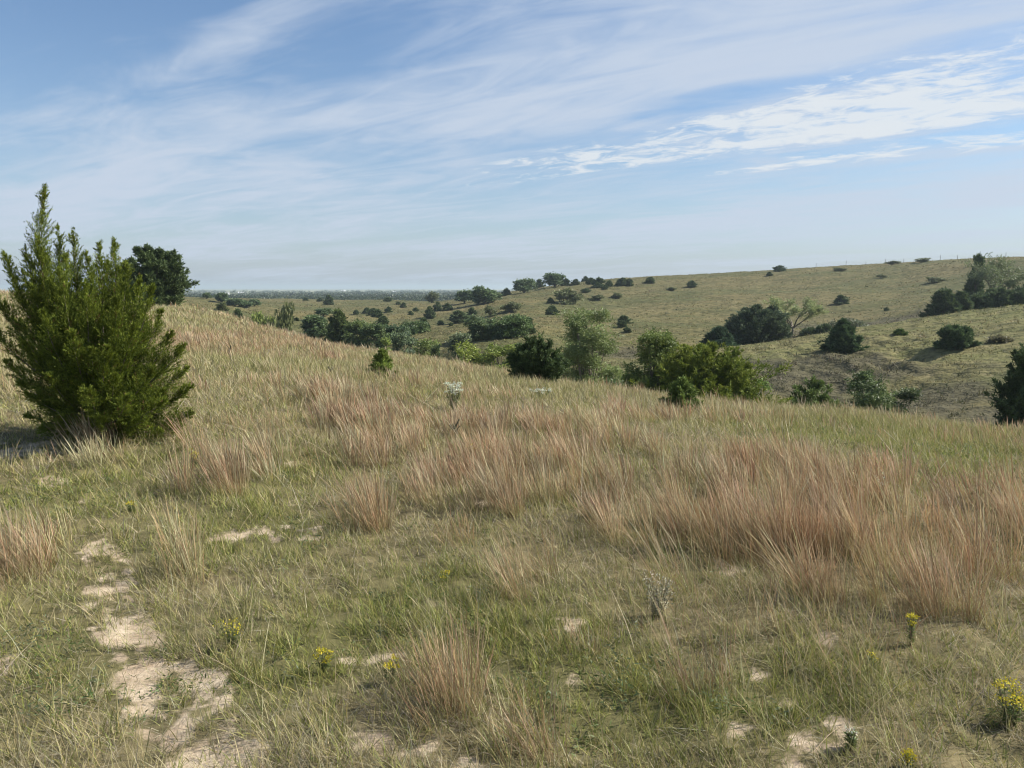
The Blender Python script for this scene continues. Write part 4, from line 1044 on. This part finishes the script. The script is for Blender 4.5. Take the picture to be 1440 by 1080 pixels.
# --- along the gully behind the spur
C(1012, ('r', 72), 459, 37, 'dark cedar at the tip of the green spur, the lesser of two', 134, nl=80, nsp=9, nlf=22, up=(.25, 1.0), cA=(.02, .036, .02), cB=(.045, .07, .035))
C(1064, ('r', 84), 430, 68, 'large dark cedar behind the tip of the green spur', 135, prof='round', nl=150, nsp=10, nlf=22, up=(.25, 1.0), cA=(.022, .034, .018), cB=(.05, .066, .034))
x, y, z, r, h, wd = span(1113, ('r', 96), 417, 76)
g = fit(vase_geo(136, h, wd / 2, leaf=(.22, .08), nleaf=7000, cA=(.10, .12, .05), cB=(.17, .19, .085)), h, wd / 2)
plant('vase_shaped_tree', g, (x, y, z), 'pale vase-shaped tree with bare legs behind the spur', 'tree', mat=M_LEAF)
for k, (px, top, w_, lab) in enumerate([(1092, 458, 26, 'low olive shrub at the foot of the vase-shaped tree'), (1138, 460, 22, 'dark low cedar beside the foot of the vase-shaped tree'),
                          (1158, 455, 20, 'dark low cedar along the gully, second from the vase-shaped tree')]):
    if k == 0: S(px, ('r', 92), top, w_, lab, 140, lobes=10, nleaf=300, cA=(.05, .06, .03), cB=(.08, .10, .05))
    else: C(px, ('r', 92), top, w_, lab, 140 + k, prof='round', nl=50, nsp=7, nlf=18, **DK)
S(1195, ('r', 102), 447, 44, 'greyish thicket shrub in the gully behind the young spur cedar', 143, lobes=14, nleaf=360, cA=(.045, .055, .03), cB=(.08, .09, .05), airy=.2)
C(1185, ('y', 493), 449, 41, 'young dark cedar casting shade on the green spur', 144, nl=90, nsp=9, nlf=24, up=(.45, 1.1), cA=(.022, .04, .018), cB=(.055, .08, .032))
C(1343, ('y', 490), 457, 38, 'young rounded cedar alone high on the green spur', 145, prof='round', nl=90, nsp=9, nlf=24, up=(.5, 1.2), cA=(.025, .042, .018), cB=(.06, .085, .032))
C(1265, ('y', 473), 461, 15, 'tiny cedar between the two young spur cedars', 146, nl=30, nsp=6, nlf=16, up=(.5, 1.1), **MD)
S(1405, ('y', 481), 469, 28, 'low brownish bush near the top of the green spur', 147, lobes=8, nleaf=240, cA=(.06, .055, .03), cB=(.10, .095, .05))
for k, (px, rr, top, w_, lab) in enumerate([
    (1324, 98, 407, 36, 'dark pointed cedar at the start of the row behind the spur crest'),
    (1350, 99, 410, 26, 'dark cedar second in the row behind the spur crest'),
    (1374, 102, 412, 28, 'squat dark cedar in the row beneath the grey-limbed tree'),
    (1398, 103, 405, 34, 'broad dark cedar under the bare limbs of the grey-limbed tree'),
    (1426, 104, 405, 30, 'dark cedar at the far end of the row behind the spur crest')]):
    C(px, ('r', rr), top, w_, lab, 150 + k, prof='cone' if k in (0, 1) else 'round', nl=80, nsp=9, nlf=22, up=(.2, 1.0), **DK)
x, y, z, r, h, wd = span(1394, ('r', 112), 358, 84)
g = fit(vase_geo(157, h, wd / 2, leaf=(.26, .10), nleaf=8000, cA=(.05, .065, .03), cB=(.10, .12, .055), lean=-.08, stems=6, fork=.18, droop=.05), h, wd / 2)
plant('grey_limbed_tree', g, (x, y, z), 'spreading half bare tree with grey limbs over the cedar row', 'tree', mat=M_LEAF)
C(1361, ('r', 118), 359, 22, 'dark cedar crowded against the crown of the grey-limbed tree', 158, prof='round', nl=60, nsp=8, nlf=20, **DK)
C(1438, ('r', 106), 398, 20, 'dark cedar at the edge of the view above the spur crest', 159, nl=60, nsp=8, nlf=20, **DK)

# --- the far slopes: small trees copied from a few patterns
def proto(name, geo, mat):
    o = root(name, (0, 0, -40), None, None)
    CH[o.name] = [geo[1].build('trunk', M_BARK, o, smooth=True), geo[0].build('crown', mat, o)]
    return o
KC = dict(nl=46, nsp=7, nlf=12, leaf=(.16, .06), **DK)
PROTO = {
 'c': [proto('cedar_tree', fit(cedar_geo(200 + k, 1, .5, prof=p_, rough=.4, **KC), 1, .5), M_CEDAR) for k, p_ in enumerate(['cone', 'round', 'round', 'cone'])],
 's': [proto('low_shrub', fit(shrub_geo(210 + k, 1, .5, lobes=12, nleaf=160, leaf=(.13, .08), cA=(.045, .055, .025), cB=(.085, .095, .04)), 1, .5), M_LEAF) for k in range(2)],
 'y': [proto('leafy_shrub', fit(shrub_geo(215, 1, .5, lobes=14, nleaf=180, leaf=(.12, .08), cA=(.06, .08, .02), cB=(.12, .14, .04)), 1, .5), M_LEAF)],
 't': [proto('leafy_tree', fit(shrub_geo(220 + k, 1, .5, lobes=18, nleaf=170, leaf=(.12, .08), cA=(.03, .05, .022), cB=(.065, .09, .04), low=.25), 1, .5), M_LEAF) for k in range(2)],
}
used = set()
def far_tree(kind, i, px, top, base, w_, label, cat, group, r=None):
    x, y, z, rr, h, wd = span(px, ('r', r) if r else ('y', base), top, w_)
    if not r and rr > 330:          # the foot would miss the slope: stand it just short of the crest
        x, y, z, rr, h, wd = span(px, ('r', 250), top, w_)
    h = max(h, .4) if kind != 's' else max(h * 1.35, .55)
    src = PROTO[kind][i % len(PROTO[kind])]
    loc, s_, rot = (x, y, z - .03 * h), (wd, wd, h), (i * 1.7) % 6.28
    if src.name not in used:
        used.add(src.name); src.location = loc; src.scale = s_; src.rotation_euler = (0, 0, rot); tag(src, label, cat, group); return src
    return copy_tree(src, loc, s_, rot, label, cat, group)
for i, row in enumerate(FAR):
    kind, px, top, base, w_, label = row[:6]
    grp = row[6] if len(row) > 6 and isinstance(row[6], str) else {'c': 'cedars dotted over the far slopes', 's': 'low shrubs on the far slopes', 'y': 'shrubs below the brow', 't': 'broadleaf trees on the far rises'}[kind]
    rr = row[-1] if isinstance(row[-1], (int, float)) and len(row) > 6 else None
    far_tree(kind, i, px, top, base, w_, label, {'c': 'tree', 's': 'shrub', 'y': 'shrub', 't': 'tree'}[kind], grp, rr)

# --- the wooded valley floor: one mass nobody could count
rng = np.random.default_rng(31)
wv = Acc(); n = 9000
r_ = np.exp(rng.uniform(math.log(480), math.log(2600), n)); a_ = rng.uniform(-R(33), R(6), n)
x, y = r_ * np.sin(a_), r_ * np.cos(a_)
u_ = 720 + FPX * np.tan(a_)
dens = np.clip(.25 + 2.3 * fbm(x / 420, y / 190, 171, 3) + .5 * np.exp(-((r_ - 700) / 260) ** 2) + .25 * sstep(420, 520, u_) - .35 * np.exp(-((u_ - 330) / 90) ** 2 - ((r_ - 1100) / 400) ** 2), 0, 1)
k = rng.random(n) < dens; x, y, r_ = x[k], y[k], r_[k]; n = len(x); z = ground_z(x, y, False)
th_ = np.minimum(rng.uniform(2.5, 7.0, n) * rng.uniform(.7, 1.1, n), .0055 * r_ + 1.5); m_ = 30
d = nrm(rng.normal(size=(n * m_, 3))); q_ = d * (rng.random(n * m_) ** .4)[:, None]
ctr = np.repeat(np.stack([x, y, z + th_ * .42], 1), m_, 0); tt_ = np.repeat(th_, m_)
pos = ctr + q_ * np.stack([tt_ * .8, tt_ * .8, tt_ * .46], 1)
tone = np.repeat(rng.uniform(.7, 1.3, (n, 1)), m_, 0)
leaf_quads(wv, pos, rng.normal(size=(n * m_, 3)), tt_ * rng.uniform(.2, .42, n * m_), tt_ * rng.uniform(.14, .28, n * m_), np.array([.045, .065, .03]) * tone * rng.uniform(.8, 1.25, (n * m_, 1)), rng)
o = wv.build('distant_woods', M_LEAF); tag(o, kind='stuff')

# --- white farm buildings in the valley
def farm_building(px, py, wpx, hpx, r, label):
    d = ray(px, py); kk_ = r / math.hypot(d[0], d[1]); x, y = d[0] * kk_, d[1] * kk_; z = float(ground_z(x, y, False))
    z = max(z, EYE + r * float(slope(px, py)) - hpx / FPX * r)
    z0 = float(ground_z(x, y, False)) - .5
    W_, H_, D_ = wpx / FPX * r / 2, hpx / FPX * r, wpx / FPX * r * .35
    o = root('farm_building', (x, y, z0), label, 'building', 'white farm buildings in the valley')
    hw = z - z0 + H_ * .6
    a = Acc(); a.add([(-W_,-D_,0),(W_,-D_,0),(W_,D_,0),(-W_,D_,0),(-W_,-D_,hw),(W_,-D_,hw),(W_,D_,hw),(-W_,D_,hw),(-W_,0,hw+H_*.4),(W_,0,hw+H_*.4)],
        q=[(0,1,5,4),(2,3,7,6)], t=[(1,2,6),(1,6,5),(5,6,9),(3,0,4),(3,4,7),(7,4,8)]); a.build('wall', M_WHITE, o)
    b = Acc(); e_ = .3; b.add([(-W_-e_,-D_-e_,hw-.1),(W_+e_,-D_-e_,hw-.1),(W_+e_,0,hw+H_*.4+.15),(-W_-e_,0,hw+H_*.4+.15),(W_+e_,D_+e_,hw-.1),(-W_-e_,D_+e_,hw-.1)], q=[(0,1,2,3),(3,2,4,5)]); b.build('roof', M_ROOF if W_ > 6 else M_WHITE, o)
    c = Acc(); c.add([(-.2*W_,-D_-.05,0),(.2*W_,-D_-.05,0),(.2*W_,-D_-.05,hw*.8),(-.2*W_,-D_-.05,hw*.8)], q=[(0,1,2,3)]); c.build('door', M_ROOF, o)
for a in FARMS: farm_building(*a)

# --- wire fence on the skyline of the far ridge
fpx = [1148, 1190, 1218, 1245, 1271, 1297, 1322, 1346, 1380, 1414, 1442]
pts = []
for k, px in enumerate(fpx):
    f = (px - 1120) / 336; rr = 256 - 28 * f
    d = ray(px, 365); q_ = rr / math.hypot(d[0], d[1]); x, y = d[0] * q_, d[1] * q_; pts.append((x, y, float(ground_z(x, y))))
fr = root('wire_fence', pts[0], 'wire fence on thin wooden posts along the skyline of the far ridge', 'fence')
p0 = np.array(pts[0])
for k, pnt in enumerate(pts):
    a = Acc(); q_ = np.array(pnt) - p0; hh = 1.15 + .3 * math.sin(k * 2.3)
    tube(a, [q_ - UP * .1, q_ + UP * hh * .5 + [.02, 0, 0], q_ + UP * hh + [.05 * math.sin(k * 1.7), 0, 0]], [.065, .06, .055], sides=6); a.build('post', M_POST, fr)
for hgt in (.4, .75, 1.1):
    a = Acc(); tube(a, [np.array(q_) - p0 + UP * hgt for q_ in pts], [.008] * len(pts), sides=3); a.build('wire', M_WIRE, fr)

# ------------------------------------------------------------------ flowers and single bunches in the near grass
def flower(px, py, hpx, wpx, label, head, seed, n=7, name='wildflower', dens=60, leafc=(.15, .19, .07), fl=.008, group=None, r=None):
    rng = np.random.default_rng(seed)
    x, y, rr = hit(px, py) if r is None else (*[v * r / math.hypot(*ray(px, 480)[:2]) for v in ray(px, 480)[:2]], r)
    z = float(ground_z(x, y)); d = ray(px, py); k_ = rr / math.hypot(d[0], d[1]) / FPX
    H_, W_ = hpx * k_, wpx * k_ / 2
    o = root(name, (x, y, z), label, 'flower', group)
    st, lv = Acc(), Acc()
    for i in range(n):
        hd = Acc()
        a = i * 2.4 + rng.normal(0, .3); q_ = W_ * math.sqrt(rng.random()) * .85
        tip = np.array([math.cos(a) * q_, math.sin(a) * q_, H_ * rng.uniform(.58, 1.0)])
        b = tip * [.25, .25, 0]
        tube(st, [b, b * .5 + tip * .5 * [.8, .8, 1], tip], np.maximum([.0022, .002, .0015], .0003 * rr), sides=4)
        m = 34; u = rng.uniform(.05, .85, m)[:, None]; pos = b * (1 - u) + tip * u; dd = rng.normal(0, 1, (m, 3)); dd[:, 2] = np.abs(dd[:, 2]) * .5
        leaf_quads(lv, pos, dd, rng.uniform(.02, .05, m) * max(.5, H_ / .5), np.maximum(.006, .0009 * rr), pal(rng, m, [leafc], [1]), rng)
        m = dens; cw = min(max(.018, W_ * .42), .006 * math.sqrt(m) + .004); off = np.clip(rng.normal(0, 1, (m, 3)), -1.3, 1.3) * [cw * .55, cw * .55, cw * .28]
        leaf_quads(hd, tip + off, rng.normal(0, 1, (m, 3)) + UP * .7, max(fl, .0015 * rr) * rng.uniform(.7, 1.4, m), max(fl * .7, .0011 * rr), pal(rng, m, head, [1] * len(head)), rng)
        hd.build('flower_head', M_PETAL, o)
    st.build('stem', M_STEM, o); lv.build('leaf_spray', M_LEAF, o)
YEL = [(.62, .50, .03), (.55, .47, .05), (.45, .42, .04)]
WHT = [(.62, .64, .52), (.70, .70, .62), (.45, .52, .33)]
DRY = [(.52, .48, .38), (.44, .41, .32), (.36, .33, .24)]
for a in FLOWERS: 
    a = list(a); col = {'y': YEL, 'w': WHT, 'd': DRY}[a[5]]
    flower(a[0], a[1], a[2], a[3], a[4], col, **a[6])
# single bunches of grass that stand apart
for k, (px, py, hpx, rad_, nb, rus, label) in enumerate(BUNCHES):
    rng = np.random.default_rng(300 + k)
    x, y, r = hit(px, py); z = float(ground_z(x, y)); d = ray(px, py); h_ = hpx / FPX * r / math.hypot(d[0], d[1])
    a = Acc(); m = 5; cx = rng.normal(0, rad_ * .6, m); cy = rng.normal(0, rad_ * .5, m)
    bunch(a, cx, cy, nb // m, rad_ * .55, h_ * rng.uniform(.8, 1.05, m), rng, rus, lean0=(-.2, .02), splay=.25, z0=(x, y, z), local=True)
    o = a.build('bunchgrass', M_GRASS); o.location = (x, y, z); tag(o, label, 'grass bunch', 'single grass bunches in the near turf')
# dead weed stalks
for k, (px, py, top, label) in enumerate(STALKS):
    rng = np.random.default_rng(400 + k); x, y, z, r, h, wd = span(px, ('y', py), top, 8)
    a = Acc(); tube(a, [(0, 0, -.03), (.01, 0, h * .5), (-.02, 0, h)], [.012, .011, .007], sides=5)
    for j in range(7):
        s_ = rng.uniform(.45, .95); dv = rng.normal(0, 1, 3) * [1, 1, 0] ; dv = nrm(dv) * .07 + UP * .08
        b_ = np.array([0, 0, h * s_]); tube(a, [b_, b_ + dv * .6, b_ + dv], [.006, .006, .008], sides=4)
    o = a.build('dead_stalk', M_STEM); o.location = (x, y, z); tag(o, label, 'weed stalk')
